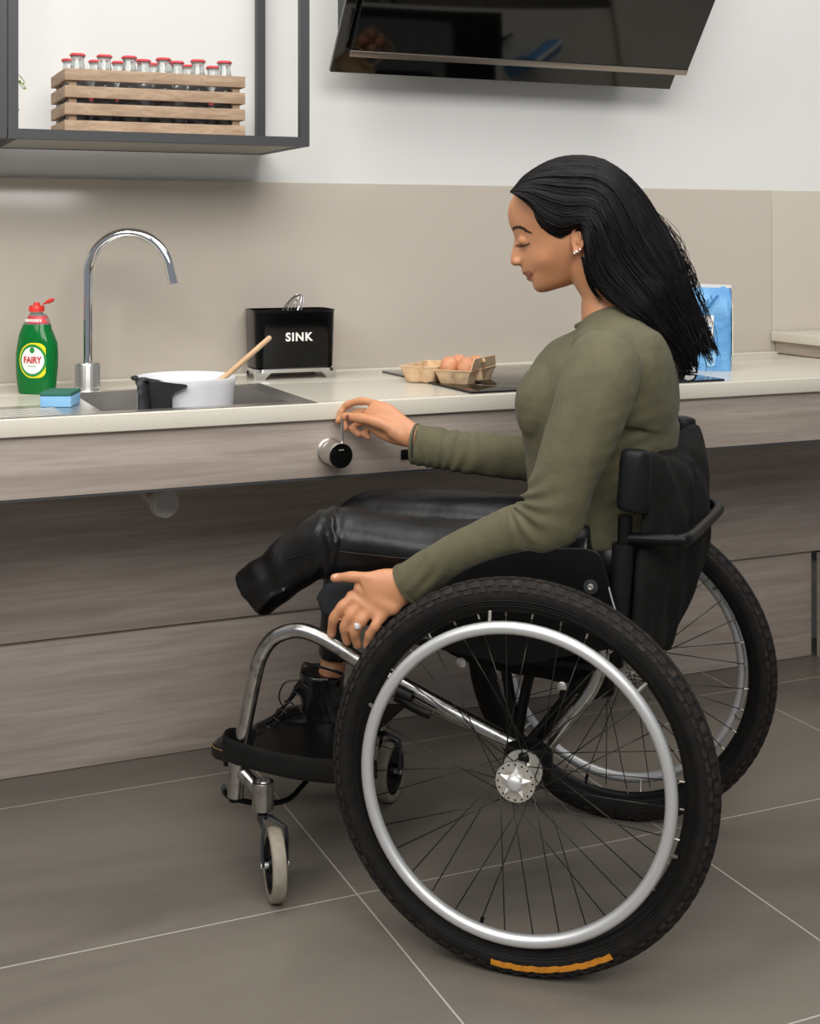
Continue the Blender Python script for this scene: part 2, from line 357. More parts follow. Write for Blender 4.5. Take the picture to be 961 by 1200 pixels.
tb = PZ(102.5, 457.5, ZT); Zt = (tb.x*sn+tb.y*cs); mp_ = Zt/F
r = empty('kitchen_tap', tb)
g = G().lathe([(0, 0), (.0262, 0), (.0262, .002), (.0255, .004), (.0255, .056), (.0245, .058), (0, .058)], tb, n=64)
for j in range(64):
    a = 2*PI*j/64; c = tb+Vector((math.cos(a), math.sin(a), 0))*.0255
    g.tube([c+UP*.005, c+UP*.055], .0008, 4)
build('knurled_base', g, 'steel', r)
ang = math.radians(-8); dr = (VR*math.cos(ang)+VF*math.sin(ang)); Rr = 50.5*mp_
top = H-(273-HZ)*mp_-Rr
path = [tb+UP*.05, tb+UP*(.5*(top-ZT))]+[tb+UP*(top-ZT)+dr*(Rr-Rr*math.cos(a))+UP*Rr*math.sin(a) for a in np.linspace(0, math.radians(170), 28)]
path.append(path[-1]+(path[-1]-path[-2]).normalized()*.018)
build('spout', G().tube(path, .0105, 28), 'chrome', r)
e = path[-1]; td = (path[-1]-path[-2]).normalized()
build('nozzle', G().lathe([(0, 0), (.0112, 0), (.0112, .017), (.0095, .018), (.009, .012), (0, .012)], e-td*.003, td), 'chrome', r)
tag(r, 'tall chrome arched kitchen tap with knurled round base', 'tap')

# dish soap bottle
bb = PZ(43, 461, ZT); Zb = bb.x*sn+bb.y*cs; q = Zb/F; bd = (VR*.97-VF*.24).normalized(); bn = Vector((-bd.y, bd.x, 0)); bn = -bn if bn.dot(VF) > 0 else bn
def bottle_sec(prof, n=40):
    rs = []
    for (z, xl_, xr_, th) in prof:
        c = bb+bd*((xl_+xr_)/2*q)+UP*z; a = (xr_-xl_)/2*q
        rs.append([c+bd*a*math.copysign(abs(math.cos(t))**.85, math.cos(t))+bn*th*math.copysign(abs(math.sin(t))**.85, math.sin(t)) for t in [2*PI*j/n for j in range(n)]])
    return rs
hz = lambda py: (461-py)*q
P0 = [(461, -21, 22, .022), (458, -22.5, 23, .024), (445, -24, 24, .027), (430, -25, 25.5, .028), (415, -25, 26, .028), (402, -23, 25, .027), (392, -21, 21, .025), (386, -18.5, 18, .023), (380, -16, 17, .020)]
r = empty('soap_bottle', bb)
build('bottle_body', G().rings(bottle_sec([tuple([hz(p[0])])+p[1:] for p in P0])), 'green', r)
build('clear_neck', G().rings(bottle_sec([(hz(p[0]), p[1], p[2], p[3]) for p in [(380, -16, 17, .0195), (374, -12.5, 15, .017), (369, -9.5, 12, .014), (366.5, -7, 7, .010), (364, -7, 7, .010)]])), 'clear', r)
g = G().rings([[v+bn*.0006 for v in R_] for R_ in bottle_sec([(hz(378.5), -12, 16.5, .0195), (hz(370), -9.5, 12.9, .0152)])], cap=False)
sb = build('neck_sticker', g, 'sticker_red', r)
g = G()
for i in range(9): g.prism([bb+bd*(-8.5+2.35*i+a_)*q+UP*hz(376.6-b_)+bn*(.0200 if 0 < i < 8 else .0190) for a_, b_ in ((0, 0), (1.7, 0), (1.7, 3.2+.6*(i % 2)), (0, 3.2))], bn*.0004)
build('sticker_print', g, 'white', sb)
g = G().lathe([(0, 0), (.0155, 0), (.0155, .010), (.014, .0125), (.007, .013), (.006, .019), (0, .019)], bb+UP*hz(365)+bd*0, n=28)
for j in range(20): a = 2*PI*j/20; c = bb+UP*hz(365)+Vector((math.cos(a), math.sin(a), 0))*.0155; g.tube([c+UP*.001, c+UP*.009], .0007, 4)
cp = build('cap', g, 'red', r)
c0 = bb+UP*hz(356)+bd*9*q; c1 = bb+UP*hz(350.5)+bd*22*q
g = G().tube([c0, c0.lerp(c1, .35), c0.lerp(c1, .4), c0.lerp(c1, .8), c1], [(.002, .004), (.002, .004), (.004, .008), (.0045, .008), (.002, .005)], 14, flat=UP)
build('flip_lid', g, 'red', cp)
def on_bottle(u, v, off):       # wrap label coordinates (m, from label centre) on the front of the bottle
    u2 = u; X = u2+3.5*q; a = 25.3*q; t = max(0, 1-(abs(X)/a)**2.35)**(1/2.35)
    return bb+bd*X+UP*(hz(421)+v)+bn*(.0275*t+off)
def disc(rx, ry, off, sq=0):
    g = G(); vs_ = [on_bottle(0, 0, off)]; n = 40
    for k in range(1, 5):
        for j in range(n):
            a = 2*PI*j/n; x, y = rx*math.cos(a), ry*math.sin(a)
            if sq and x > 0: x = rx*math.cos(a)**.45 if math.cos(a) > 0 else x; x = min(x, rx*.86)
            vs_.append(on_bottle(x*k/4, y*k/4, off))
    f = [(0, 1+j, 1+(j+1) % n) for j in range(n)]
    for k in range(3):
        for j in range(n): f.append((1+k*n+j, 1+(k+1)*n+j, 1+(k+1)*n+(j+1) % n, 1+k*n+(j+1) % n))
    return g.add(vs_, f)
lb = build('label', disc(17.5*q, 20.5*q, .0010, 1), 'yellow', r, fix=False)
build('label_ring', disc(16.0*q, 18.8*q, .0015), 'lgreen', lb, fix=False)
build('label_centre', disc(13.8*q, 15.6*q, .0020), 'lwhite', lb, fix=False)
g = G().text('FAIRY', .0188, (0, 0, 0), (1, 0, 0), (0, 1, 0), .0004, bold=.0004, sx=.80); g.mapv(lambda v: on_bottle(v.x, v.y+.0005, .0028+v.z)); build('label_name', g, 'lred', lb)
g = G()
for i in range(7): g.add([on_bottle(-.009+i*.0026+a_, -.0125+b_, .0026) for a_, b_ in ((0, 0), (.0019, 0), (.0019, .0014), (0, .0014))], [(0, 1, 2, 3)])
build('label_print', g, 'lgreen', lb, fix=False)
g = G().add([on_bottle(math.cos(a)*.0052, math.sin(a)*.0062+.021, .0026) for a in np.linspace(0, 2*PI, 16)[:-1]], [tuple(range(15))])
g.add([on_bottle(*p, .0026) for p in [(-.001, .026), (.0, .031), (.002, .0315), (.001, .026)]], [(0, 1, 2, 3)])
build('leaf_emblem', g, 'lgreen', lb, fix=False)
tag(r, 'green washing-up liquid bottle with open red cap left of the tap', 'bottle')
# sponge
s0 = PZ(46.5, 477.5, ZT+.002); sl = 35*q; a = math.radians(14); sd = VR; sfw = Vector((-sd.y, sd.x, 0)); sfw = sfw if sfw.dot(VF) > 0 else -sfw
fr_ = Matrix.Translation(s0) @ Matrix(((sd.x, sfw.x, 0, 0), (sd.y, sfw.y, 0, 0), (0, 0, 1, 0), (0, 0, 0, 1)))
r = empty('dish_sponge', s0)
build('sponge_body', G().box((0, 0, 0), (.059, .075, .021), .0025, fr_), 'sponge', r)
build('scourer_layer', G().box((0, 0, .0212), (.059, .075, .028), .0018, fr_), 'scour', r)
tag(r, 'pale blue sponge with green scouring top on the sink drainer', 'sponge')

# saucepan in the sink
pc = PY(217, 441, (BY0+BY1)/2-.01)
Zp = pc.x*sn+pc.y*cs; q = Zp/F; zr = pc.z; R0 = 58*q; pb = Vector((pc.x, pc.y, zb+.003))
r = empty('saucepan', pb); hgt = zr-pb.z
g = G().lathe([(0, .0), (R0*.86, 0), (R0*.92, .006), (R0*.945, hgt*.5), (R0*.96, hgt-.012), (R0*1.0, hgt-.002), (R0*.995, hgt+.001), (R0*.955, hgt-.006), (R0*.925, hgt*.5), (R0*.9, .01), (0, .006)], pb, n=64, cap=False)
for i, v in enumerate(g.v):     # pouring lip at the right
    d = (v-pc); d.z = 0; a = d.normalized().dot((VR*.95-VF*.3).normalized()) if d.length > .01 else 0
    if v.z > zr-.03 and a > .9: g.v[i] = v+(d.normalized()*.008)*(a-.9)/.1
build('pan_body', g, 'white_pan', r, ang=50)
def pp(px, py, out=0):          # point just off the near side of the pan wall
    k = (px-217)/58; k = max(-.999, min(.999, k)); o = math.sqrt(1-k*k); d = VR*k-VF*o
    return pc+d*(R0*.97+out)+UP*((441+7*0-py)*q-o*R0*0+ (R0*.97*o)*(-.0))
def pk(px, py, out):
    """point whose picture position is px, py, on the pan cylinder widened by out"""
    k = (px-CX)/F; R_ = R0*.97+out; cx_, cz_ = (pc.x*cs-pc.y*sn), Zp
    A = k*k+1; B = -2*(k*cx_+cz_); Cc = cx_*cx_+cz_*cz_-R_*R_; D = max(0, B*B-4*A*Cc); Z = (-B-math.sqrt(D))/(2*A)
    return PD(px, py, Z)
g = G()
def slab(g, poly, o0, o1):
    n = len(poly); v = [pk(x, y, o0) for x, y in poly]+[pk(x, y, o1) for x, y in poly]
    g.add(v, [tuple(range(n-1, -1, -1)), tuple(range(n, 2*n))]+[(i, (i+1) % n, n+(i+1) % n, n+i) for i in range(n)])
slab(g, [(163, 444), (180, 447.5), (200, 449), (214, 450), (219, 451), (219.5, 454), (212, 457), (205, 460), (202, 466), (202, 490), (172, 490), (170, 470), (166, 455)], -.002, .015)
build('handle_plate', g, 'pan_black', r)
hp = [pk(175, 452, .004), PD(160, 446, Zp-.03), PD(166, 455, Zp-.055), PD(167, 470, Zp-.062), PD(166, 484, Zp-.064)]
hp = [pk(205, 452.5, .0)] + [PD(178, 447.5, Zp-.085), PD(166, 446, Zp-.10), PD(167, 455, Zp-.105), PD(168, 468, Zp-.107), PD(169, 486, Zp-.11)]
hp = catmull(hp, 5)
g = G().tube(hp, [(.006, .012)]*len(hp), 14, flat=UP)
g.ball(PD(158, 443, Zp-.09), (.008, .012, .005), n=14)
build('handle', g, 'pan_black', r)
tag(r, 'white saucepan with black handle sitting in the sink', 'saucepan')
a1 = PD(317.5, 394.5, Zp-.01); a2 = PD(268, 438, Zp-.02); dd = (a2-a1); a3 = a2+dd*.9; a3 = Vector((pc.x, pc.y, 0))*.75+a3*.25 if False else a2+dd.normalized()*.10-VR*.01
g = G().tube([a1, a1+dd*.03, a2, a3], [.0025, .0052, .0058, .0058], 14)
r = build('wooden_spoon', g, 'spoonwood', None)
tag(r, 'plain wooden spoon handle sticking out of the white saucepan', 'spoon')

# black sink caddy
k0 = PZ(301, 446, ZT); k1 = PZ(392, 442.5, ZT); kd = (k1-k0).normalized(); kn = Vector((-kd.y, kd.x, 0)); L = (k1-k0).length; Zk = k0.x*sn+k0.y*cs
fr_ = Matrix.Translation(k0) @ Matrix(((kd.x, kn.x, 0, 0), (kd.y, kn.y, 0, 0), (0, 0, 1, 0), (0, 0, 0, 1)))
q = Zk/F; hk = 73*q; D = .105
def rrect(x0, x1, y0, y1, r_, z, n=6):
    out = []
    for (cx_, cy_, a0) in ((x1-r_, y1-r_, 0), (x0+r_, y1-r_, 90), (x0+r_, y0+r_, 180), (x1-r_, y0+r_, 270)):
        for i in range(n+1): a = math.radians(a0+90*i/n); out.append(fr_ @ Vector((cx_+r_*math.cos(a), cy_+r_*math.sin(a), z)))
    return out
r = empty('sink_caddy', k0)
zb0 = .024
g = G().rings([rrect(.003, L-.003, 0, D, .02, zb0), rrect(0, L, 0-.002, D, .02, zb0+.003), rrect(-.004, L+.004, -.003, D+.003, .022, hk+zb0-.012), rrect(-.005, L+.005, -.005, D+.005, .023, hk+zb0-.01),
                rrect(-.005, L+.005, -.005, D+.005, .023, hk+zb0-.007), rrect(-.003, L+.003, -.003, D+.003, .021, hk+zb0-.007), rrect(.003, L-.003, .003, D-.003, .018, zb0+.01)])
build('caddy_body', g, 'caddy', r)
g = G().rings([rrect(-.003, L+.003, -.004, D+.003, .02, .016), rrect(-.003, L+.003, -.004, D+.003, .02, zb0)])
for x in (0, 1):
    for y in (0, 1):
        xa = .0 if x == 0 else L; s_ = 1 if x == 0 else -1; ya = -.003 if y == 0 else D-.02
        g.prism([fr_ @ Vector(p) for p in [(xa-s_*.002, ya, 0), (xa+s_*.018, ya, 0), (xa+s_*.024, ya, .008), (xa+s_*.034, ya, .0165), (xa-s_*.003, ya, .0165)]], kn*.022)
build('caddy_base', g, 'chrome', r)
g = G().text('SINK', .0265, fr_ @ Vector((L*.53, -.0045, hk*.68)), kd, UP, .0006, space=1.15, bold=.0008); build('caddy_lettering', g, 'white', r)
tag(r, 'black SINK caddy with chrome feet against the splashback', 'caddy')
# utensils standing in it
c = fr_ @ Vector((L*.58, D*.5, 0)); r = empty('whisk', c+UP*.03)
g = G()
for j in range(9):
    a = PI*j/9; ax = Vector((math.cos(a), math.sin(a), 0)); tc = c+UP*(hk+.012)-kd*.0
    tc = c+UP*(hk+.028); tilt = (UP*.8+kd*.45).normalized(); s1 = tilt.orthogonal().normalized(); s2 = tilt.cross(s1); e_ = s1*math.cos(a)+s2*math.sin(a)
    g.tube([tc+tilt*(-.03+.055*(math.sin(t)))+e_*(.021*math.cos(t)) for t in np.linspace(-.3, PI+.3, 18)], .0007, 5)
build('whisk_wires', g, 'chrome', r)
build('whisk_handle', G().tube([c+UP*.03-kd*.05, tc-tilt*.03], .006, 12), 'steel', r)
tag(r, 'metal whisk with wire loops poking out of the black caddy', 'whisk')

# ================================================================== egg carton
e0 = PZ(520.5, 452, ZT); ed = Vector((1, 0, 0)); Ze = e0.x*sn+e0.y*cs; q = Ze/F
# frame: u along picture right (box front), w away
eu = (PZ(551, 453.5, ZT)-PZ(511, 451.5, ZT)).normalized(); ew = Vector((-eu.y, eu.x, 0)); hC = .034
o_ = PZ(511, 452, ZT)
fe = Matrix.Translation(o_) @ Matrix(((eu.x, ew.x, 0, 0), (eu.y, ew.y, 0, 0), (0, 0, 1, 0), (0, 0, 0, 1)))
r = empty('egg_carton', o_)
UB = 44*q; WB = .15   # base: two cups wide, three deep
def cups(g, u0, u1, w0, w1, nu, nw, flip=False):
    N = 10; NU, NW = nu*N, nw*N; vs_ = []; ix = lambda i, j: i*(NW+1)+j
    for i in range(NU+1):
        for j in range(NW+1):
            a, b_ = i/NU, j/NW; du = abs(math.sin(PI*a*nu)); dw = abs(math.sin(PI*b_*nw)); d = (du*dw)**.45
            edge = min(a, 1-a, b_, 1-b_); d2 = d if edge > .0 else 0
            vs_.append((u0+a*(u1-u0), w0+b_*(w1-w0), .028-.026*d2+.004*math.sin(PI*a)*math.sin(PI*b_)*(1-d)))
    fs_ = [(ix(i, j), ix(i+1, j), ix(i+1, j+1), ix(i, j+1)) for i in range(NU) for j in range(NW)]
    g.add([fe @ Vector(v) for v in vs_], fs_)
    g.add([fe @ (Vector(v)+Vector((0, 0, -.0018))) for v in vs_], fs_)
def tray(g, u0, u1, w0, w1, h0, hh, nu, nw, fl=.006):
    # outer wall with scalloped cups, and a flat rim
    n = 120; rs = []
    def ring(z, ins, sc):
        out = []
        for j in range(n):
            t = j/n*4; sd_ = int(t); f_ = t-sd_
            a = [(f_, 0), (1, f_), (1-f_, 1), (0, 1-f_)][sd_]; k_ = nu if sd_ % 2 == 0 else nw
            s_ = -sc*(1-abs(math.sin(PI*f_*k_))**.5)
            nrm = [(0, 1), (-1, 0), (0, -1), (1, 0)][sd_]
            u_ = u0+a[0]*(u1-u0); w__ = w0+a[1]*(w1-w0)
            mu, mw = (u0+u1)/2, (w0+w1)/2
            u_ = mu+(u_-mu)*(1-ins/(u1-u0)*2); w__ = mw+(w__-mw)*(1-ins/(w1-w0)*2)
            out.append(fe @ Vector((u_+nrm[0]*s_, w__+nrm[1]*s_, h0+z)))
        return out
    rs = [ring(0, .010, -.010), ring(.004, .007, -.0085), ring(hh*.55, .003, -.006), ring(hh-.003, .001, .001), ring(hh, -fl*.3, 0), ring(hh+.0015, -fl*.3, 0), ring(hh+.0015, .002, 0), ring(hh*.55, .006, -.006), ring(.004, .011, -.009)]
    g.rings(rs)
g = G(); tray(g, -.004, UB, 0, WB, 0, .034, 2, 3)
for i in range(1):   # dividers with posts between the eggs
    for w_ in (.05, .10): g.lathe([(.012, .01), (.008, .03), (.005, .052), (.0, .055)], fe @ Vector((UB/2, w_, 0)), n=12)
    g.lathe([(.012, .01), (.008, .034), (.006, .056), (.0, .058)], fe @ Vector((UB-.006, .055, 0)), n=12)
vox('carton_base', g, 'pulp', r, .0016, 2)
# the lid, tipped back on the left
g = G(); tray(g, -.096, -.008, .02, .17, .001, .036, 2, 3)
vox('carton_lid', g, 'pulp', r, .0018, 2)
# closing flap on the right
g = G(); fl = [Vector(p) for p in [(UB-.002, .004, .036), (UB+.012, .012, .063), (UB+.055, .11, .066), (UB+.062, .14, .060), (UB+.05, .145, .036)]]
g.prism([fe @ Vector(p) for p in [(UB-.002, -.001, .036), (UB+.003, .010, .062), (UB+.003, .13, .062), (UB-.002, .148, .036)]], eu*.003)
g.ball(fe @ Vector((UB+.004, .06, .052)), (.005, .012, .006), n=12)
vox('closing_flap', g, 'pulp', r, .0016, 2)
tag(r, 'open beige pulp egg carton on the worktop beside the hob', 'egg carton')
eggs = [(518.5, 429.5, 'brown egg at the front left of the open carton'), (541.5, 430, 'brown egg at the front right of the open carton, nearest the flap'),
        (533, 424, 'brown egg behind the front pair in the carton, mostly hidden'), (549, 423, 'brown egg at the back right of the carton, only its top showing')]
for i, (px, py, lab) in enumerate(eggs):
    dz = [0, 0, .05, .05][i]; c = (fe @ Vector((UB*(.26 if i % 2 == 0 else .76), .026+dz, .036)))
    g = G().lathe([(.0215*math.sin(t)*(1-.10*math.cos(t)*-1*-1), -.027*math.cos(t)) for t in np.linspace(0, PI, 22)], c, UP+VR*.08*(i-1), n=26)
    tag(build('egg', g, 'egg'), lab, 'egg', 'eggs in the carton')

# ================================================================== hob, bag, box
h0 = PZ(555, 462.5, ZT); h1 = PZ(846, 446, ZT); hb = PZ(437, 437, ZT)
yh = (h0.y+h1.y)/2
r = empty('induction_hob', (h0.x, yh, ZT))
build('hob_glass', G().box((h0.x, yh, ZT), (h1.x, hb.y, ZT+.005), .0015), 'blackglass', r)
g = G()
for (cx_, cy_, rr) in ((.25, .3, .09), (.25, .75, .07), (.72, .3, .07), (.72, .75, .1)):
    c = Vector((h0.x+(h1.x-h0.x)*cx_, yh+(hb.y-yh)*cy_, ZT+.0052)); g = G().tube([c+Vector((math.cos(a), math.sin(a), 0))*rr for a in np.linspace(0, 2*PI, 49)[:-1]], .0004, 4, close=True); build('zone_ring', g, 'greymetal', r)
tag(r, 'flat black glass induction hob set on the worktop', 'hob')
f0 = PZ(862, 435, ZT); Zf = f0.x*sn+f0.y*cs; q = Zf/F
fd = (VR*.98-VF*.2).normalized(); fn_ = Vector((-fd.y, fd.x, 0)); bw = 72*q; bh = 99*q; o_ = PZ(858, 435.5, ZT)-fd*bw
fm = Matrix.Translation(o_) @ Matrix(((fd.x, fn_.x, 0, 0), (fd.y, fn_.y, 0, 0), (0, 0, 1, 0), (0, 0, 0, 1)))
r = empty('flour_bag', o_+fd*bw/2)
g = G(); NN = 16; rs = []
for k in range(NN+1):
    z = bh*k/NN; tz = k/NN; D_ = .07*(1-.75*max(0, (tz-.72)/.28)**1.3); wd = bw*(.97+.03*math.sin(tz*PI))
    ring = []
    for j in range(48):
        a = 2*PI*j/48; cx_ = math.copysign(abs(math.cos(a))**.35, math.cos(a)); sy_ = math.copysign(abs(math.sin(a))**.35, math.sin(a))
        nz = .0025*math.sin(7*tz*PI+j*.6)+.002*math.sin(j*1.7+k)
        ring.append(fm @ Vector((bw/2+cx_*wd/2+nz*.5, .038+sy_*(D_/2+nz*(tz > .6)), z)))
    rs.append(ring)
g.rings(rs); build('bag_body', g, 'bag', r, ang=60)
g = G().prism([fm @ Vector(p) for p in [(0, .028, bh-.004), (bw, .028, bh-.004), (bw*.985, .026, bh+.003), (bw*.4, .026, bh+.006), (.0, .027, bh)]], fn_*.016)
build('folded_top', g, 'white', r)
g = G().prism([fm @ Vector(p) for p in [(bw+.0005, .010, .012*3.2), (bw+.0005, .064, .04), (bw+.0005, .062, bh*.72), (bw+.0005, .012, bh*.80)]], fd*.002)
sp_ = build('side_panel', g, 'bag_panel', r)
for zz in (.40, .53, .6): g = G().prism([fm @ Vector(p) for p in [(bw+.0025, .014, bh*zz), (bw+.0025, .058, bh*zz), (bw+.0025, .058, bh*zz+.004), (bw+.0025, .014, bh*zz+.004)]], fd*.0004); build('side_print', g, 'bag_dark', sp_)
g = G().box((bw*.12, -.0015, bh*.39), (bw*.71, .002, bh*.66), .0005, fm); lbp = build('front_label', g, 'white', r)
build('label_stripe', G().box((bw*.40, -.002, bh*.50), (bw*.68, .0, bh*.525), 0, fm), 'bag_dark', lbp)
def wheat(g, x, z, h_, lean, n=5):
    for k in range(n):
        for s_ in (-1, 1):
            b0 = Vector((x+lean*k*h_/n, -.0015, z+k*h_/n)); t_ = b0+Vector((s_*.010+lean*.008, 0, .014)); m1 = b0.lerp(t_, .5)+Vector((s_*.004, 0, -.003)); m2 = b0.lerp(t_, .5)+Vector((-s_*.001, 0, .004))
            g.prism([fm @ b0, fm @ m1, fm @ t_, fm @ m2], -fn_*.0006)
g = G(); wheat(g, bw*.66, bh*.05, bh*.26, .1); build('wheat_print', g, 'bag_leaf', r)
g = G(); wheat(g, bw*.28, bh*.02, bh*.16, .2, 3); build('wheat_print', g, 'bag_leaf', r)
g = G(); wheat(g, bw*.58, bh*.74, bh*.15, .8, 3); build('upper_wheat_print', g, 'bag_dark', r)
tag(r, 'blue paper flour bag with wheat pattern behind the woman', 'bag')
o_ = PZ(790, 437.5, ZT+.0052); r = empty('small_box', o_)
fm2 = Matrix.Translation(o_) @ Matrix(((VR.x, VF.x, 0, 0), (VR.y, VF.y, 0, 0), (0, 0, 1, 0), (0, 0, 0, 1))); q = (o_.x*sn+o_.y*cs)/F
build('box_body', G().box((0, 0, 0), (28*q, .012, 32*q), .001, fm2), 'blackplastic', r)
g = G().prism([fm2 @ Vector((x*q, -.0006, z*q)) for x, z in [(14, 2), (25, 2), (25, 10), (20, 16), (14, 10)]], VF*.0008); build('box_print', g, 'white', r)
tag(r, 'small black box with white house shape at the bag foot, half hidden by hair', 'box')

# ================================================================== fascia fittings
kc = PY(386, 528.5, YF+.012); r = empty('control_knob', kc)
kf = Vector((0, -1, 0)); kR = 14.8*kc.dot(VF)/F
g = G().lathe([(0, 0), (kR+.001, 0), (kR+.001, .003), (kR-.001, .004), (kR-.001, .022), (kR-.002, .0225), (kR-.002, .025), (kR, .0255), (kR, .063), (kR-.0012, .065), (0, .065)], kc, kf, n=64)
for j in range(60):
    a = 2*PI*j/60; c = kc+kf*.002+(Vector((1, 0, 0))*math.cos(a)+UP*math.sin(a))*(kR-.001); g.tube([c+kf*.004, c+kf*.019], .0006, 4)
build('knob_body', g, 'steel', r)
g = G().lathe([(0, 0), (kR-.0014, 0), (kR-.0014, .0008), (0, .0008)], kc+kf*.065, kf, n=48); kk = build('dark_face', g, 'dialface', r)
g = G()
for i in range(5): g.box(kc+kf*.0661+UP*kR*.42+Vector((-.005+i*.0022, -.0002, 0)), kc+kf*.0661+UP*kR*.42+Vector((-.0034+i*.0022, 0, .002)))
build('face_print', g, 'greymetal', kk)
l1 = PD(401.5, 517, (kc+kf*.048).dot(VF)); l2 = PD(401, 486, (kc+kf*.050).dot(VF))
build('lever', G().tube([l1-UP*.008, l1, l2], .0027, 12), 'chrome', r)
tag(r, 'round steel control knob with dark face and small lever on the fascia', 'knob')
sc = PY(477, 532, YF+.012); g = G().box(sc+Vector((-.014, -.004, -.010)), sc+Vector((.02, 0, .010)), .001)
r = empty('switch_plate', sc); build('plate', g, 'socket', r)
g = G().prism([sc+Vector((.004, -.0045, .006)), sc+Vector((.012, -.0045, .006)), sc+Vector((.008, -.0045, -.001))], (0, -.0005, 0)); build('arrow_print', g, 'white', r)
tag(r, 'small black switch with white arrow on the fascia behind her cuff', 'switch')
dc = PY(199, 590, 2.66); r = empty('waste_fitting', dc); dR = 17*dc.dot(VF)/F
g = G().lathe([(0, 0), (dR*.8, 0), (dR, .012), (dR, .03), (dR*.94, .032), (0, .032)], dc+Vector((-.015, .03, 0)), (.35, -1, 0), n=40); build('fitting_cap', g, 'fitting', r)
build('fitting_pipe', G().tube([dc+Vector((-.02, .04, 0)), dc+Vector((-.02, .12, 0)), dc+Vector((-.02, .13, .08))], .012, 16), 'fitting', r)
tag(r, 'round grey fitting hanging under the worktop below the tap', 'pipe fitting')

# ================================================================== wall shelf, crate, bottles
sx1 = .958; sy0, sy1 = 2.739, YW; zs0, zs1 = 1.329, 1.350; zt = 2.0; t = .0195
def frame_unit(x0, x1, label):
    r = empty('wall_shelf', ((x0+x1)/2, (sy0+sy1)/2+.1, zs0))
    for x in (x0, x1-t):
        for y in (sy0, sy1-t): build('upright', G().box((x, y, zs0), (x+t, y+t, zt)), 'blackmetal', r)
    for z in (zs0, zt-t):
        for lo, hi in (((x0+t, sy0, z), (x1-t, sy0+t, z+t)), ((x0+t, sy1-t, z), (x1-t, sy1, z+t)), ((x0, sy0+t, z), (x0+t, sy1-t, z+t)), ((x1-t, sy0+t, z), (x1, sy1-t, z+t))): build('cross_rail', G().box(lo, hi), 'blackmetal', r)
    build('shelf_board', G().box((x0+t, sy0+t, zs0+.0008), (x1-t, sy1-t, zs0+t-.001)), 'greymetal', r)
    return tag(r, label, 'shelf')
sxl = PY(9.5, 100, sy0).x
frame_unit(sxl, sx1, 'black metal open wall shelf holding the crate of bottles')
frame_unit(sxl-.52, sxl-.002, 'black metal wall shelf cut off at the left edge')
cy0 = 2.795; cxl = PY(76, 100, cy0).x; cxr = PY(287.5, 100, cy0).x; cy1 = cy0+.18
zf = lambda px, py: PY(px, py, cy0).z
z0c = zs0+t+.001
r = empty('wooden_crate', ((cxl+cxr)/2, (cy0+cy1)/2, z0c)); ztop = zf(76, 79.5)
sh = .0238; gap = (ztop-z0c-4*sh)/3
for k in range(4):
    z = z0c+k*(sh+gap)
    build('front_slat', G().box((cxl, cy0, z), (cxr, cy0+.009, z+sh), .001), 'crate', r)
    build('back_slat', G().box((cxl, cy1-.009, z), (cxr, cy1, z+sh), .001), 'crate', r)
    build('end_slat', G().box((cxl, cy0+.0095, z), (cxl+.009, cy1-.0095, z+sh), .001), 'crate', r)
    build('end_slat', G().box((cxr-.009, cy0+.0095, z), (cxr, cy1-.0095, z+sh), .001), 'crate', r)
for x in (cxl+.0095, cxr-.0255):
    for y in (cy0+.0095, cy1-.0255): build('corner_post', G().box((x, y, z0c), (x+.016, y+.016, ztop-.002), .001), 'crate', r)
build('crate_base', G().box((cxl+.0095, cy0+.0095, z0c), (cxr-.0095, cy1-.0095, z0c+.006)), 'crate', r)
tag(r, 'slatted wooden crate full of glass bottles on the shelf', 'crate')
bz = z0c+.008; rows = [(cy0+.045, [91, 122.4, 151.5, 191.5, 232, 263], 'front'), (cy0+.087, [168, 207], 'middle'), (cy0+.14, [81, 112.5, 139.5, 180, 220.6, 249.7], 'back')]
hb_ = PY(122, 64.5, rows[0][0]).z-bz
def glass_bottle(p, lab):
    r = empty('glass_bottle', p); R_ = .0235
    pr = [(0, 0), (R_*.9, 0), (R_, .004), (R_, hb_*.42), (R_*.9, hb_*.5), (R_*.97, hb_*.56), (R_*.75, hb_*.7), (.0145, hb_*.82), (.0125, hb_*.9), (.0125, hb_*.94), (.0145, hb_*.945), (.0145, hb_*.955), (.0128, hb_*.96), (.0128, hb_*.985), (0, hb_*.985)]
    build('glass_body', G().lathe(pr, p, n=24), 'glass', r)
    build('drink', G().lathe([(0, .002)]+[(a*.93, b_+.002) for a, b_ in pr[1:7]]+[(0, hb_*.7)], p, n=20), 'cola', r)
    build('paper_label', G().lathe([(R_*1.01, hb_*.44), (R_*.96, hb_*.5), (R_*1.0, hb_*.56)], p, n=24, cap=False), 'sticker_red', r)
    ring = lambda rr, z, am: [p+Vector((math.cos(a), math.sin(a), 0))*(rr+am*math.cos(21*a))+UP*z for a in [2*PI*j/84 for j in range(84)]]
    build('crown_cap', G().rings([ring(.0162, hb_*.968, .0007), ring(.0155, hb_*.985, .0005), ring(.0135, hb_, 0), ring(.004, hb_+.0005, 0)]), 'crown', r)
    return tag(r, lab, 'bottle', 'red-capped bottles in the crate')
ordn = ['leftmost', 'second from left', 'third from left', 'fourth from left', 'fifth from left', 'rightmost']
protos = None; nb = 0
for y, pxs, row in rows:
    for i, px in enumerate(pxs):
        x = PY(px, 70, y).x; lab = 'glass bottle with red crown cap, %s in the %s row of the crate' % ((['left', 'right'] if len(pxs) == 2 else ordn)[i], row)
        if protos is None: protos = glass_bottle(Vector((x, y, bz)), lab); continue
        o = protos.copy(); C.objects.link(o); o.location = (x, y, bz); o['label'] = lab
        for ch in protos.children: c_ = ch.copy(); c_.parent = o; C.objects.link(c_)
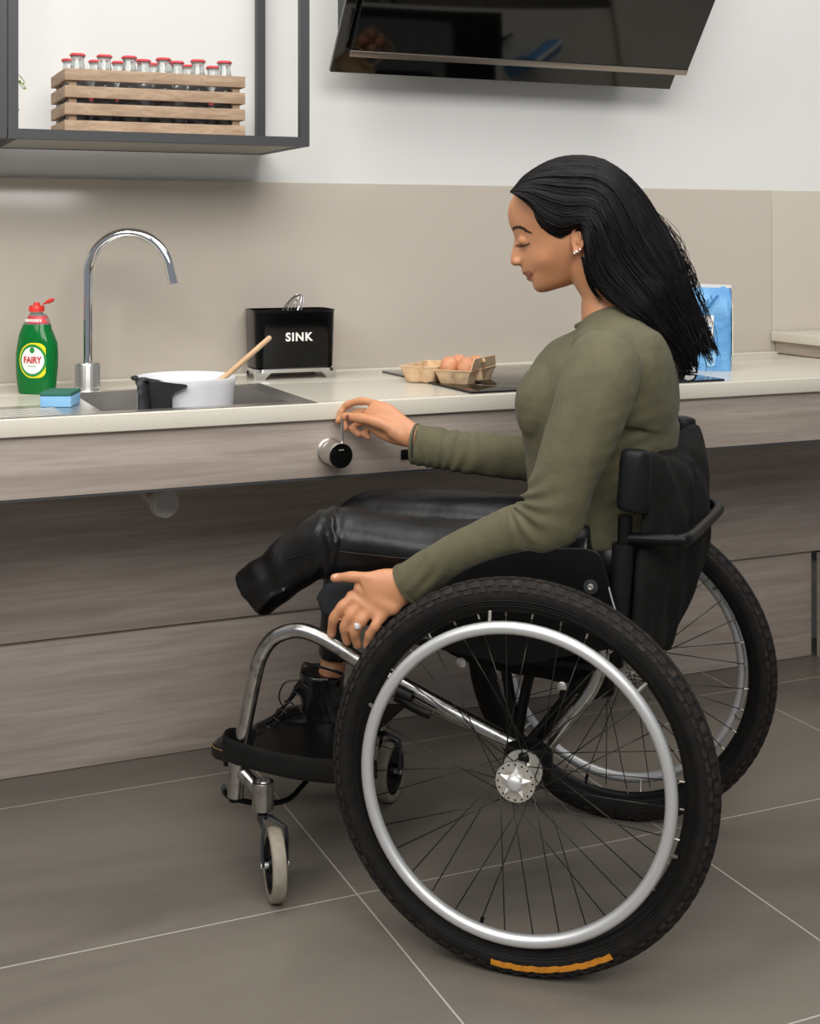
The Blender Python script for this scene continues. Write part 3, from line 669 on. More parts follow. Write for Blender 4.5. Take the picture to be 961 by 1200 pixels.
# sprig at the far left
pb_ = Vector((sxl-.13, 2.9, zs0+t)); r = empty('trailing_plant', pb_)
build('plant_pot', G().lathe([(0, 0), (.035, 0), (.045, .07), (.042, .07), (.036, .06), (0, .058)], pb_), 'pot', r)
g = G(); gl = G()
for (px, py) in ((29, 96), (31, 104), (24, 98), (27, 103), (23, 129)):
    e_ = PY(px, py, 2.88); pth = [Vector(p) for p in catmull([pb_+UP*.06, pb_+UP*.12+Vector((.04, 0, 0)), e_+Vector((-.03, 0, .02)), e_], 5)]
    g.tube(pth, .0008, 5)
    for k in (1, 4, 7):
        p = pth[-k]; d = Vector((random.uniform(-1, 1), -.3, random.uniform(-.6, .6))).normalized(); sdv = d.cross(Vector((0, -1, .2))).normalized()
        gl.prism([p, p+d*.005+sdv*.002, p+d*.010, p+d*.005-sdv*.002], (0, .0003, 0))
build('stems', g, 'leaf', r); build('leaves', gl, 'leaf', r)
tag(r, 'thin green trailing plant peeping behind the left shelf post', 'plant')

# ================================================================== cooker hood
A = PY(387, 84, 2.97); B = PY(785, 105, 2.97); zb_ = (A.z+B.z)/2; tl = math.radians(36)
hd = Vector((0, -math.sin(tl), math.cos(tl))); hn = Vector((0, -math.cos(tl), -math.sin(tl)))   # up the glass, out of the glass
o_ = Vector((A.x, 2.97, zb_)); W = B.x-A.x
fh = Matrix.Translation(o_) @ Matrix(((1, hd.x, -hn.x, 0), (0, hd.y, -hn.y, 0), (0, hd.z, -hn.z, 0), (0, 0, 0, 1)))
r = empty('cooker_hood', (A.x+W/2, YW-.05, zb_))
build('lower_glass', G().box((0, 0, 0), (W, .65, .012), .001, fh), 'blackglass', r)
v0 = .055
build('front_glass', G().box((.028, v0+.014, -.022), (W+.015, .66, -.010), .001, fh), 'blackglass', r)
build('metal_trim', G().box((.028, v0, -.024), (W+.015, v0+.016, -.009), .001, fh), 'hoodtrim', r)
g = G().prism([(A.x+.06, YW+.010, 1.60), (A.x+.06, YW+.010, 2.06), (A.x+.06, 2.66, 2.03), (A.x+.06, 2.93, 1.62)], (W-.12, 0, 0)); build('hood_body', g, 'blackmetal', r)
tag(r, 'angled black glass cooker hood mounted high on the white wall', 'cooker hood')

# ================================================================== wheelchair
WC = c2w(.169, 2.103, .305)
def wheel_frame(th): return c2w(-math.cos(th), math.sin(th), 0), c2w(-math.sin(th), -math.cos(th), 0)   # forward, outward (towards the near side)
chair = empty('wheelchair', WC+CN*.3+UP*-.305)
tag(chair, 'black and silver manual wheelchair the woman sits in, facing the worktop', 'wheelchair')
def wheel(c, fw, out, near):
    K = lambda r, a, o: c+fw*(r*math.cos(a))+UP*(r*math.sin(a))+out*o
    circ = lambda r, o, n=96: [K(r, 2*PI*j/n, o) for j in range(n)]
    def band(prof, n=120): return [[K(r, 2*PI*i/n, o) for r, o in prof] for i in range(n)]
    sec = .0225; rc = .305-sec
    prof = [(rc+sec*math.cos(t), sec*.98*math.sin(t)) for t in np.linspace(-2.45, 2.45, 22)]
    prof += [(.2615, .0115), (.2615, -.0115)]
    tyre = build('tyre', G().rings(band(prof), close=True), 'rubber', chair)
    g = G()
    for o_, hgt_ in ((.0185, 1), (-.0185, 1)):      # moulded sidewall beads
        for rr in (.2665, .2705, .275): g.tube([K(rr, 2*PI*j/96, o_*(1.0+.12*(rr-.2665)/.008)+(.001 if o_ > 0 else -.001)) for j in range(96)], .0007, 4, close=True)
    build('sidewall_bead', g, 'rubber', tyre, fix=False)
    g = G(); nb = 84
    for i in range(nb):
        for (t0, t1, sh_) in ((-.30, .30, 0), (.42, .92, .5), (-.92, -.42, .5), (1.02, 1.28, 0), (-1.28, -1.02, 0)):
            a0 = 2*PI*(i+sh_+.16)/nb; a1 = 2*PI*(i+sh_+.84)/nb; pts = []
            for rr in (sec*.985, sec+.0016):
                for (a, t) in ((a0, t0), (a1, t0), (a1, t1), (a0, t1)): pts.append(K(rc+rr*math.cos(t), a, rr*math.sin(t)))
            g.add(pts, [(3, 2, 1, 0), (4, 5, 6, 7), (0, 1, 5, 4), (1, 2, 6, 5), (2, 3, 7, 6), (3, 0, 4, 7)])
    build('tread_blocks', g, 'tread', tyre, fix=False)
    if near:
        g = G(); n = 30; vv = []
        for i in range(n+1):
            a = math.radians(-121+39*i/n); jag = .0006*math.sin(i*2.3)+.0005*math.sin(i*5.1)
            for t in (1.28+jag*60, 1.45, 1.68+jag*40): vv.append(K(rc+(sec+.0012+.0003)*math.cos(t), a, (sec+.0015)*math.sin(t)))
        g.add(vv, [(3*i+k, 3*i+3+k, 3*i+4+k, 3*i+1+k) for i in range(n) for k in range(2)])
        tl_ = build('orange_tyre_label', g, 'orange', tyre); tl_['label'] = 'worn orange strip printed on the tyre sidewall'
    rimp = [(.268, -.0125), (.268, .0125), (.262, .0125), (.2545, .007), (.252, 0), (.2545, -.007), (.262, -.0125)]
    rim = build('rim', G().rings(band(rimp), close=True), 'rim', chair)
    hand = build('handrim', G().tube(circ(.237, .034), .0098, 18, close=True), 'satin', chair)
    for j in range(6):
        a = 2*PI*j/6+.35; build('handrim_tab', G().tube([K(.2375, a, .028), K(.248, a, .016), K(.257, a, .010)], .003, 8), 'nipple', hand)
    nz = 36; R_ = .031
    for j in range(nz):
        a = 2*PI*(j+.5)/nz; sd_ = 1 if j % 2 else -1; tw = 1.05 if (j//2) % 2 else -1.05
        h_ = K(R_-.004, a+tw, .024*sd_); e_ = K(.2535, a, .003*sd_); sp = build('spoke', G().tube([h_, e_], .00095, 6), 'spoke', chair, ang=0)
        d = (h_-e_).normalized(); build('spoke_nipple', G().tube([e_-d*.003, e_+d*.008], .0017, 8), 'nipple', sp)
    g = G().lathe([(0, -.034), (.012, -.034), (.014, -.028), (R_, -.0275), (R_, -.0225), (.016, -.021), (.0135, 0), (.016, .021), (R_, .0225), (R_, .0275), (.02, .0285), (0, .0285)], c, out, n=56)
    hub = build('hub', g, 'hub', chair)
    g = G()
    for sd_ in (1, -1):
        for j in range(16): a = 2*PI*j/16; g.lathe([(0, 0), (.0017, 0), (.0017, .0004), (0, .0004)], K(R_-.004, a, sd_*.0276), out*sd_, n=8)
    build('hub_holes', g, 'blackplastic', hub, fix=False)
    g = G()
    for j in range(5):
        a = 2*PI*j/5+.1+PI/2; g.add([K(.012, a-.50, .0292), K(.012, a+.50, .0292), K(.0262, a, .0296), K(.010, a, .0370)], [(0, 2, 3), (2, 1, 3), (0, 3, 1), (0, 1, 2)])
    build('star_cap', g, 'lwhite_metal', hub, ang=10)
    build('axle_button', G().lathe([(0, 0), (.0135, 0), (.0135, .005), (.011, .009), (.006, .0112), (0, .0118)], c+out*.0285, out, n=32), 'satin', hub)
    build('valve', G().tube([K(.253, -1.32, 0), K(.236, -1.32, 0)], .0032, 8), 'blackplastic', rim)
fwn, outn = wheel_frame(.31)
wheel(WC, fwn, outn, True)
fwf, outf = wheel_frame(.37)
WF = c2w(.405, 2.665, .305)
wheel(WF, fwf, -outf, False)
# frame
def T(name, pts, r, m, s=None, shift=0, k=5, n=16, par=None, flat=None):
    P = [PS(p[0], p[1], p[2] if len(p) > 2 else s) for p in pts]; P = catmull(P, k) if len(P) > 2 else P
    P = [p+CN*shift for p in P]; return build(name, G().tube(P, r, n, flat=flat), m, par or chair)
main = [(276, 897), (281, 875), (286, 854), (298.6, 792.5), (306, 768), (318, 750), (335, 741), (353, 739), (373, 745.5), (394, 757), (422, 775), (480, 807), (540, 840), (604, 873)]
for sh_ in (0, .39):
    T('side_frame_tube', main, .0132, 'alu', .10, sh_)
    a_ = build('axle_plate', G().box(WC+CN*(.055+sh_*1.12)+Vector((-.03, -.03, -.03)), WC+CN*(.055+sh_*1.12)+Vector((.03, .03, .03)), .01), 'blackplastic', chair)
    T('rear_seat_tube', [(634, 884), (664, 845), (700, 795), (716, 720)], .0115, 'alu', .12, sh_)
    T('black_strut', [(612, 880), (650, 835), (692, 780)], .009, 'blackplastic', .15, sh_)
T('black_brace', [(592, 780), (600, 830), (606, 875)], .009, 'blackplastic', .17); T('black_brace', [(622, 785), (612, 830), (606, 875)], .009, 'blackplastic', .17)
build('camber_tube', G().tube([WC+CN*.03, WC+(WF-WC)*.5, WF-CN*.03], .014, 18), 'blackplastic', chair)
T('caster_arm', [(284, 905), (297, 920), (309, 931)], .0125, 'alu', .095)
T('footrest_tube_end', [(279, 893), (277, 915), (276, 933)], .0145, 'alu', .10)
T('footrest_plug', [(276, 931), (276, 938)], .012, 'blackplastic', .10)
T('footrest_wire', [(262, 922, .11), (268, 933, .14), (300, 941, .2), (335, 938, .28), (355, 920, .33), (366, 905, .36)], .005, 'blackplastic')
# casters
def caster(hc, wc, axd, label_s=0):
    """hc: steering housing centre, wc: caster wheel centre, axd: axle direction"""
    r_ = .061; fw_ = UP.cross(axd).normalized()
    g = G().lathe([(.013, -.022), (.0188, -.024), (.0188, .023), (.0165, .0245), (.0135, .0245), (.012, .017), (0, .017), ], hc, UP, n=32, cap=True); build('caster_housing', g, 'alu', chair)
    fk = build('caster_fork', G().tube([wc+axd*.0205, wc+axd*.0215+UP*.045, wc+axd*.019+UP*.062, wc+axd*.008+UP*.0725+(hc-wc-UP*(hc-wc).z)*.8, wc-axd*.008+UP*.0725+(hc-wc-UP*(hc-wc).z)*.8, wc-axd*.019+UP*.062, wc-axd*.0215+UP*.045, wc-axd*.0205], [(.0085, .003)]*8, 12, flat=fw_), 'fork', chair)
    build('fork_stem', G().tube([Vector((hc.x, hc.y, wc.z+.068)), hc-UP*.02], .009, 14), 'blackplastic', fk)
    K = lambda r, a, o: wc+fw_*(r*math.cos(a))+UP*(r*math.sin(a))+axd*o
    prof = [(.046, -.011), (.056, -.0125), (.0595, -.0105), (.061, -.005), (.061, .005), (.0595, .0105), (.056, .0125), (.046, .011)]
    cw = build('caster_wheel', G().rings([[K(r, 2*PI*i/64, o) for r, o in prof] for i in range(64)], close=True), 'caster', chair)
    prof = [(.013, -.012), (.016, -.006), (.042, -.005), (.0462, -.011), (.0462, .011), (.042, .005), (.016, .006), (.013, .012)]
    build('caster_hub', G().rings([[K(r, 2*PI*i/48, o) for r, o in prof] for i in range(48)], close=True), 'blackplastic', cw)
    build('caster_axle', G().tube([wc-axd*.024, wc+axd*.024], .0055, 12), 'satin', cw)
wc1 = PD(322, 1013, 2.333); wc1.z = .0615
hc1 = PD(308, 931.5, 2.36)
axd = (VR*.965+VF*.26).normalized()
caster(hc1, wc1, axd)
wc2 = c2w(-.040, 2.745, .0615); hc2 = Vector((wc2.x, wc2.y, hc1.z))+CF*.02
caster(hc2, wc2, (VR*.93-VF*.36).normalized())
build('caster_arm', G().tube([PS(284, 905, .095)+CN*.39, hc2], .0125, 16), 'alu', chair)
# foot plate and strap
fp = [PS(258, 897, .13), PS(400, 908, .13)]; 
g = G().prism([PS(262, 893, .12), PS(390, 899, .12), PS(390, 904, .12), PS(262, 898, .12)], CN*.34); build('footplate', g, 'blackplastic', chair)
sp_ = catmull([PS(*p) for p in [(296, 868, .19), (268, 867, .125), (264, 876, .088), (282, 884, .082), (315, 893, .082), (350, 900, .082), (395, 904, .085), (440, 898, .10)]], 6)
build('heel_strap', G().tube(sp_, [(.0205, .0035)]*len(sp_), 14, flat=UP), 'sling', chair)
# brake
build('brake_clamp', G().tube([PS(466, 812, .085), PS(482, 820, .085)], .015, 14), 'blackplastic', chair)
T('brake_lever', [(472, 822), (490, 832), (504, 838)], .0075, 'blackplastic', .075)
# seat
g = G().prism([PS(x, y, .14) for x, y in [(440, 738), (520, 726), (700, 726), (712, 795), (690, 806), (650, 800), (600, 792), (545, 778), (515, 762), (445, 752)]], CN*.31)
vox('seat_sling', g, 'sling', chair, .006, 8)
g = G().prism([PS(x, y, .15) for x, y in [(368, 700), (380, 684), (410, 679), (700, 672), (704, 735), (440, 736), (400, 730), (376, 722)]], CN*.31)
vox('seat_cushion', g, 'cushion', chair, .006, 9)
T('seat_rail', [(440, 742), (520, 752), (640, 772), (706, 782)], .011, 'blackplastic', .12)
T('seat_rail', [(440, 742), (520, 752), (640, 772), (706, 782)], .011, 'blackplastic', .12, .35)
for px, py in ((541.5, 776), (659, 804)):
    build('seat_bolt', G().lathe([(0, 0), (.008, 0), (.008, .004), (.004, .006), (0, .006)], PS(px, py, .11), -CN, n=16), 'hub', chair)
T('bolt_pin', [(660, 806), (660, 822)], .006, 'blackplastic', .11)
g = G().prism([PS(x, y, .125) for x, y in [(668, 800), (690, 790), (712, 788), (714, 808), (700, 822), (680, 822)]], CN*.03); vox('rear_pad', g, 'sling', chair, .005, 3)
# side guard
gp = catmull([(512, 715, 0), (521, 688, 0), (540, 672, 0), (567, 659, 0), (597, 650, 0), (626, 645, 0), (669, 643.5, 0), (690, 645, 0), (701, 650, 0), (707, 662, 0), (713, 685, 0), (719, 706, 0), (722, 722, 0)], 4)
poly = [PS(p.x, p.y, .062) for p in gp]+[PS(720, 760, .062), PS(600, 780, .062), PS(512, 760, .062)]
sg = build('side_guard', G().prism(poly, CN*.004), 'blackplastic', chair)
build('guard_trim', G().tube([PS(p.x, p.y-.5, .064) for p in gp[3:]], .0017, 8), 'pad', sg)
gb = build('guard_bolt', G().lathe([(0, 0), (.0115, 0), (.0115, .0018), (.0075, .0022), (0, .0022)], PS(692.5, 687.5, .061), -CN, n=24, cap=False), 'fork', sg)
build('bolt_head', G().lathe([(0, .002), (.0055, .002), (.0052, .0045), (.003, .005), (.0025, .003), (0, .003)], PS(692.5, 687.5, .061), -CN, n=6, cap=False), 'hub', gb, ang=20)
T('guard_edge_wire', [(713.5, 688), (717, 702), (722.5, 719)], .0012, 'satin', .055)
# back rest
for sh_ in (0, .42):
    pf = T('back_post', [(733, 604), (731, 650), (726, 725), (722, 780)], .0115, 'blackplastic', .09, sh_)
    T('post_sleeve', [(730, 637), (729, 665), (727, 700), (724, 728)], [.0165]*6+[.0155]*10, 'pad', .09, sh_, k=5, n=20) if False else build('post_sleeve', G().tube([p+CN*sh_ for p in catmull([PS(730, 637, .09), PS(729, 665, .09), PS(726, 700, .09), PS(724, 726, .09)], 5)], .0172, 20), 'pad', chair)
g = G(); limb(g, [(746, 527, .085, 17, .017), (745, 540, .085, 19, .020), (744, 570, .085, 20, .022), (742, 592, .085, 20, .021), (741, 599, .085, 18, .018)], bulge=False); vox('back_pad', g, 'pad', chair, .004, 5)
g2 = G(); g2.v = [v+CN*.42 for v in g.v]; g2.f = g.f; vox('back_pad', g2, 'pad', chair, .005, 4)
near_ = [(752, 527), (757, 560), (756, 600), (750, 640), (746, 680), (743, 720), (740, 765)]
far_ = [(811, 494), (817, 530), (819, 580), (817, 630), (803, 680), (784, 722), (768, 758)]
nn = catmull([(a, b, 0) for a, b in near_], 4); ff = catmull([(a, b, 0) for a, b in far_], 4); g = G(); rs = []
for i in range(len(nn)):
    v = i/(len(nn)-1); A_, B_ = PS(nn[i].x, nn[i].y, .095), PS(ff[i].x, ff[i].y, .50); fr_n, bk_n = [], []
    for j in range(21):
        u = j/20; sg_ = math.sin(PI*u); p = A_.lerp(B_, u)
        dip = UP*(-.035*sg_*max(0, 1-v*4)); wr = .006*math.sin(u*17+v*9)*sg_+.004*math.sin(u*31-v*14)*sg_
        bk_n.append(p-CF*(.012+.035*sg_**.5*(1-abs(v-.5)*.8)+wr)+dip); fr_n.append(p+CF*(.006)+dip)
    rs.append(bk_n+fr_n[::-1])
g.rings(rs); vox('back_sling', g, 'sling', chair, .006, 5)
lbp = PS(808, 545, .45)-CF*.06
T('push_bar', [(737, 631.5, .09), (760, 632, .085), (790, 633, .085), (806, 631, .10), (822, 617, .24), (840, 600, .42), (841, 594, .47), (832, 590, .49), (818, 586, .50)], .0098, 'blackplastic')
# brand tab on the back sling (illegible)
lt = PS(808, 549, .40)-CF*.085; fw3 = (CN*.9+UP*.25).normalized()

# ================================================================== the woman
person = empty('person', PS(706, 672, .30))
Zh = ZS(665, .305); qh = Zh/F; hcx, hcy = 665., 262.
E1 = (VR*.985-VF*.17).normalized(); EL = (-VF*.985-VR*.17).normalized(); HC = PD(hcx, hcy, Zh)
def hp(x, y, lat=0): return HC+E1*((x-hcx)*qh)+UP*((hcy-y)*qh)+EL*lat
prof_ = [(678, 190), (650, 193), (628, 203), (611, 217), (600.5, 231), (595.6, 244), (595.3, 256), (597.5, 265), (600.5, 271), (602.6, 278), (601.8, 286), (600, 293), (598.4, 300), (597.8, 305), (598.6, 309), (601.5, 311.6), (606, 311.8), (609.6, 311.6), (611.3, 315), (611.6, 318), (612.6, 321.2), (615.5, 323.2), (617.6, 324.4), (616.8, 326.5), (618.2, 329), (622.6, 330.3), (624.5, 332.5), (624.8, 336), (627.3, 340.3), (632.5, 342.8), (641, 342.2), (652, 339), (668, 334), (688, 326), (712, 316), (730, 300), (741, 280), (744, 256), (738, 228), (722, 206), (700, 193)]
smooth_ = [(678, 190), (650, 193), (628, 203), (611, 217), (601.5, 231), (597.5, 244), (598, 256), (601, 266), (605, 276), (609, 286), (611, 296), (612.5, 306), (614.5, 316), (619, 326), (624, 335), (632.5, 341), (641, 341), (652, 339), (668, 334), (688, 326), (712, 316), (730, 300), (741, 280), (744, 256), (738, 228), (722, 206), (700, 193)]
def polar(P):
    A = np.array([(math.atan2(hcy-y, x-hcx) % (2*PI), math.hypot(x-hcx, y-hcy)) for x, y in [(p.x, p.y) for p in catmull([(a, b, 0) for a, b in P], 6, close=True)]]); A = A[A[:, 0].argsort()]
    return lambda a: np.interp(np.mod(a, 2*PI), A[:, 0], A[:, 1], period=2*PI)*qh
rP, rS = polar(prof_), polar(smooth_)
W0 = .0735
wk = np.radians([0, 40, 90, 140, 165, 185, 205, 228, 245, 265, 300, 330, 360]); wv_ = [.076, .075, .070, .064, .062, .062, .060, .050, .050, .058, .062, .07, .076]
Wf = lambda a: np.interp(np.mod(a, 2*PI), wk, wv_)
sk = np.radians([0, 150, 190, 205, 215, 219, 224, 232, 243, 260, 360]); sv_ = [.05, .03, .0085, .0085, .013, .0165, .022, .022, .026, .05, .05]
Sf = lambda a: np.interp(np.mod(a, 2*PI), sk, sv_)
def hsurf(a, t):
    st, ct = math.sin(t), math.cos(t); lat = st*(Wf(a)+(W0-Wf(a))*abs(st)**6)
    pw = .86; r0 = rS(a)*abs(ct)**pw+(rP(a)-rS(a))*math.exp(-(lat/Sf(a))**2)*(1 if ct > .2 else ct/.2)
    return r0, lat
_gx, _gy = np.arange(585, 762, 1.0), np.arange(175, 352, 1.0)
_X, _Y = np.meshgrid(_gx, _gy, indexing='ij'); _a = np.arctan2(hcy-_Y, _X-hcx); _rho = np.hypot(_X-hcx, _Y-hcy)*qh
_rs, _rp, _w, _s = rS(_a), rP(_a), Wf(_a), Sf(_a); HL = np.zeros_like(_X)
for _t in np.linspace(0, PI/2, 200):
    _st, _ct = math.sin(_t), math.cos(_t); _lat = _st*(_w+(W0-_w)*_st**6)
    _r0 = _rs*_ct**.86+(_rp-_rs)*np.exp(-(_lat/_s)**2)*(1 if _ct > .2 else _ct/.2)
    HL = np.where(_r0 >= _rho, _lat, HL)
def hlat(x, y):
    i, j = x-585, y-175
    if not (0 <= i < len(_gx)-1 and 0 <= j < len(_gy)-1): return 0
    a, b = int(i), int(j); f_, g_ = i-a, j-b
    return HL[a, b]*(1-f_)*(1-g_)+HL[a+1, b]*f_*(1-g_)+HL[a, b+1]*(1-f_)*g_+HL[a+1, b+1]*f_*g_
def hlat_slow(x, y):
    a = math.atan2(hcy-y, x-hcx); rho = math.hypot(x-hcx, y-hcy)*qh; best = .0
    for t in np.linspace(PI/2, 0, 60):
        r0, lat = hsurf(a, t)
        if r0 >= rho: return lat
    return 0
g = G(); NA, NT = 300, 64; rs = []
for i in range(NT+1):
    t = -PI/2+PI*i/NT; t = max(-1.565, min(1.565, t)); ring = []
    for j in range(NA):
        a = 2*PI*j/NA; r0, lat = hsurf(a, t); ring.append(HC+E1*(r0*math.cos(a))+UP*(r0*math.sin(a))+EL*lat)
    rs.append(ring)
g.rings(rs)
HD = (E1, UP, EL)
for sd_ in (1, -1):
    g.ball(hp(618, 281.5, sd_*(hlat(618, 281.5)-.010)), (.0145, .0105, .0125), HD)    # eyelid over the eye
    g.ball(hp(606.5, 306.5, sd_*.0105), (.0085, .0072, .0066), HD)       # nostril wing
    # ear
    L0 = hlat(676, 280)
    ec = catmull([hp(675, 290, sd_*(L0+.003)), hp(673.5, 281, sd_*(L0+.003)), hp(674.5, 271, sd_*(L0+.005)), hp(680, 265, sd_*(L0+.009)), hp(687, 268, sd_*(L0+.013)), hp(689, 279, sd_*(L0+.013)), hp(684, 289, sd_*(L0+.010)), hp(678.5, 296, sd_*(L0+.006)), hp(675, 294, sd_*(L0+.003))], 5)
    g.tube(ec, .0034, 10); g.ball(hp(677, 294, sd_*(L0+.005)), (.0055, .0065, .0038), HD)
    g.ball(hp(682, 281, sd_*(L0+.001)), (.012, .019, .006), HD)
    g.tube([hp(679, 286, sd_*(L0+.007)), hp(683, 279, sd_*(L0+.010)), hp(681, 271, sd_*(L0+.009))], .0026, 8)
# neck and body core
limb(g, [(690, 300, .305, 34, .050), (700, 326, .305, 28, .050), (706, 345, .305, 24.5, .052), (707, 362, .305, 26, .056), (712, 382, .30, 31, .06), (720, 402, .30, 40, .09), (724, 424, .30, 46, .11), (718, 470, .30, 60, .105), (708, 530, .30, 66, .10), (706, 600, .30, 70, .125), (708, 655, .30, 58, .13)])
limb(g, [(712, 425, .14, 26, .035), (694, 468, .11, 28, .036), (672, 540, .09, 24, .034), (652, 602, .085, 23, .032), (600, 628, .10, 20, .028), (535, 655, .11, 18, .024), (492, 677, .115, 17.5, .021), (474, 687, .113, 20, .020)])
limb(g, [(700, 430, .44, 26, .035), (678, 535, .46, 24, .034), (615, 538, .44, 17, .026), (550, 530, .41, 14, .022), (500, 517, .385, 13.5, .019), (484, 511, .38, 15, .018)])
limb(g, [(700, 645, .2, 30, .05), (520, 642, .195, 24, .045), (400, 637, .185, 27, .042), (330, 670, .185, 20, .035)])
limb(g, [(700, 640, .4, 30, .05), (520, 608, .41, 20, .045), (425, 618, .41, 18, .04), (402, 700, .39, 16, .036), (392, 770, .38, 15, .030), (386, 800, .375, 15, .030), (380, 850, .37, 16, .030)])
# near hand resting at the cushion edge
limb(g, [(476, 686, .113, 20, .020), (461, 690, .108, 25.5, .020), (445, 695, .102, 28, .0185), (433, 701, .097, 27, .015)], bulge=False)
def knuck(P, r): g.tube([PS(*p) for p in catmull(P, 5)], r, 14); g.ball(PS(*P[0]), r); g.ball(PS(*P[-1]), r)
knuck([(413, 700, .096), (424, 706, .092), (435, 714, .090), (447, 722, .092)], .0118)
knuck([(424, 690, .100), (436, 698, .096), (448, 706, .096), (460, 712, .100)], .0145)
knuck([(440, 681, .104), (452, 684, .104), (466, 684, .110)], .0150)
def finger(P, r, taper=.8):
    S = catmull(P, 6); S = [Vector(a) for a in S]; pts = [PS(a.x, a.y, a.z) for a in S]; m = len(pts)
    rr = [r*(1-(1-taper)*i/(m-1))*(1+.07*math.cos(i/6*2*PI)*(1 if 3 < i < m-3 else 0)) for i in range(m)]
    g.tube(pts, rr, 14); g.ball(pts[0], rr[0]); g.ball(pts[-1], rr[-1])
    return pts, rr
NH = {}
NH['index'] = finger([(417, 699, .096), (402, 711, .086), (391.5, 725, .086), (388.5, 743, .100)], .0116, .68)
NH['middle'] = finger([(425, 706, .094), (412, 721, .083), (404, 735, .084), (407, 751, .098)], .0116, .68)
NH['ring'] = finger([(435, 713, .092), (424, 727, .081), (415.5, 741, .082), (419, 755, .096)], .0110, .70)
NH['little'] = finger([(447, 721, .090), (440, 733, .081), (433, 744, .083), (430, 756, .092)], .0098, .72)
NH['thumb'] = finger([(458, 684, .105), (434, 677.5, .094), (412, 676, .094), (392, 677.5, .100)], .0125, .60)
# far hand pinching the lever
limb(g, [(484, 511, .38, 15, .018), (464, 502, .385, 19.5, .0175), (446, 490, .39, 21, .0165), (432, 480, .395, 14, .013)], bulge=False)
finger([(441, 473, .400), (424, 470, .408), (407, 474.5, .412), (400, 483, .408), (396.5, 493, .402)], .0083, .76)
finger([(437, 482, .405), (418, 484, .418), (404, 492, .418), (405, 502, .408)], .0080, .82)
finger([(442, 490, .405), (424, 495, .420), (413, 502, .420), (421, 509, .408)], .0078, .82)
finger([(449, 498, .402), (434, 503, .415), (426, 508, .414), (433, 513, .404)], .0068, .82)
FT = finger([(464, 504, .371), (440, 494, .360), (422, 490, .366), (404, 488.5, .378)], .0135, .62)
for q_ in ((470, 511, .374), (462, 506, .370)): g.ball(PS(*q_), .0155)
def px_of(V):
    X = V@np.array((cs, -sn, 0)); Z = V@np.array((sn, cs, 0)); return CX+F*X/Z, HZ+F*(H-V[:, 2])/Z, Z
def paint(me):
    n = len(me.vertices); a = np.empty(n*3); me.vertices.foreach_get('co', a); V = a.reshape(-1, 3)
    d = V-np.array(HC); x = d@np.array(E1)/qh+hcx; y = hcy-d[:, 2]/qh; lat = d@np.array(EL)
    push = .0065*np.exp(-((x-636)/13)**2-((y-305)/12)**2)-.0010*np.exp(-((x-652)/12)**2-((y-322)/10)**2)-.0022*np.exp(-((x-629)/2.5)**2-((y-319)/5)**2)
    V += (push*np.sign(lat)*(np.abs(lat) > .012))[:, None]*np.array(EL)[None]; me.vertices.foreach_set('co', V.ravel())
    d = V-np.array(HC); x = d@np.array(E1)/qh+hcx; y = hcy-d[:, 2]/qh; lat = d@np.array(EL)
    X_, Y_, Z_ = px_of(V); m_ = np.zeros(n)
    m_ = np.maximum(m_, np.clip((X_-418)/14, 0, 1)*(X_ < 492)*(Y_ > 664)*np.clip((738-Y_-(X_-440)*-.2)/16, 0, 1)*(Z_ < 2.5))
    m_ = np.maximum(m_, np.clip((X_-424)/14, 0, 1)*(X_ < 490)*(Y_ > 460)*(Y_ < 535)*(Z_ > 2.45))
    ne = len(me.edges); E_ = np.empty(ne*2, np.int64); me.edges.foreach_get('vertices', E_); E_ = E_.reshape(-1, 2); E_ = E_[(m_[E_[:, 0]] > 0) | (m_[E_[:, 1]] > 0)]
    deg = np.bincount(E_.ravel(), minlength=n).clip(1)
    for _ in range(26):
        A_ = np.zeros_like(V); np.add.at(A_, E_[:, 0], V[E_[:, 1]]); np.add.at(A_, E_[:, 1], V[E_[:, 0]]); V += (A_/deg[:, None]-V)*(.6*m_)[:, None]
    me.vertices.foreach_set('co', V.ravel())
    base = np.array(lin('C48A64')[:3]); col = np.tile(base, (n, 1))
    def mixc(mask, c): 
        c = np.array(lin(c)[:3]); m_ = np.clip(mask, 0, 1)[:, None]; col[:] = col*(1-m_)+c*m_
    head = (y < 350) & (x < 700)
    # lips: upper and lower vermilion following the mouth line towards the corner
    ml = 324.6-np.maximum(x-617.5, 0)*.56; w_ = np.clip((629.5-x)/9, 0, 1)**.6
    mixc(head*(x < 630)*np.clip((6.2*w_-np.abs(y-ml))/.8, 0, 1)*(y > 317.2)*(np.abs(lat) < .028)*.8, '94524A')
    mixc(head*(x < 629.5)*(x > 616)*(np.abs(y-ml) < .9)*(np.abs(lat) < .026)*.8, '4E241F')  # dark crease between the lips, its shade painted into the tint
    mixc(head*np.exp(-((x-645)/14)**2-((y-303)/11)**2)*.25, 'BE7552')
    mixc(head*np.exp(-((x-604)/6)**2-((y-311.5)/2.2)**2)*.35, '8A5238')
    for k, dd_ in (('index', 0), ('thumb', 0)):
        p = np.array(NH[k][0][-2]); r_ = .0062
        off = np.linalg.norm(V-p-np.array(-VF)*.004-np.array(UP)*(.004 if k == 'thumb' else 0), axis=1); mixc(np.clip((r_-off)/.002, 0, 1), 'E2B298')
    p = np.array(FT[0][-3]); off = np.linalg.norm(V-p-np.array(-VF)*.006, axis=1); mixc(np.clip((.0072-off)/.002, 0, 1), '7A3F30')
    ca = me.color_attributes.new('tint', 'FLOAT_COLOR', 'POINT'); ca.data.foreach_set('color', np.c_[col, np.ones(n)].ravel())
vox('body', g, 'skin', person, .0021, 2, fn=paint)
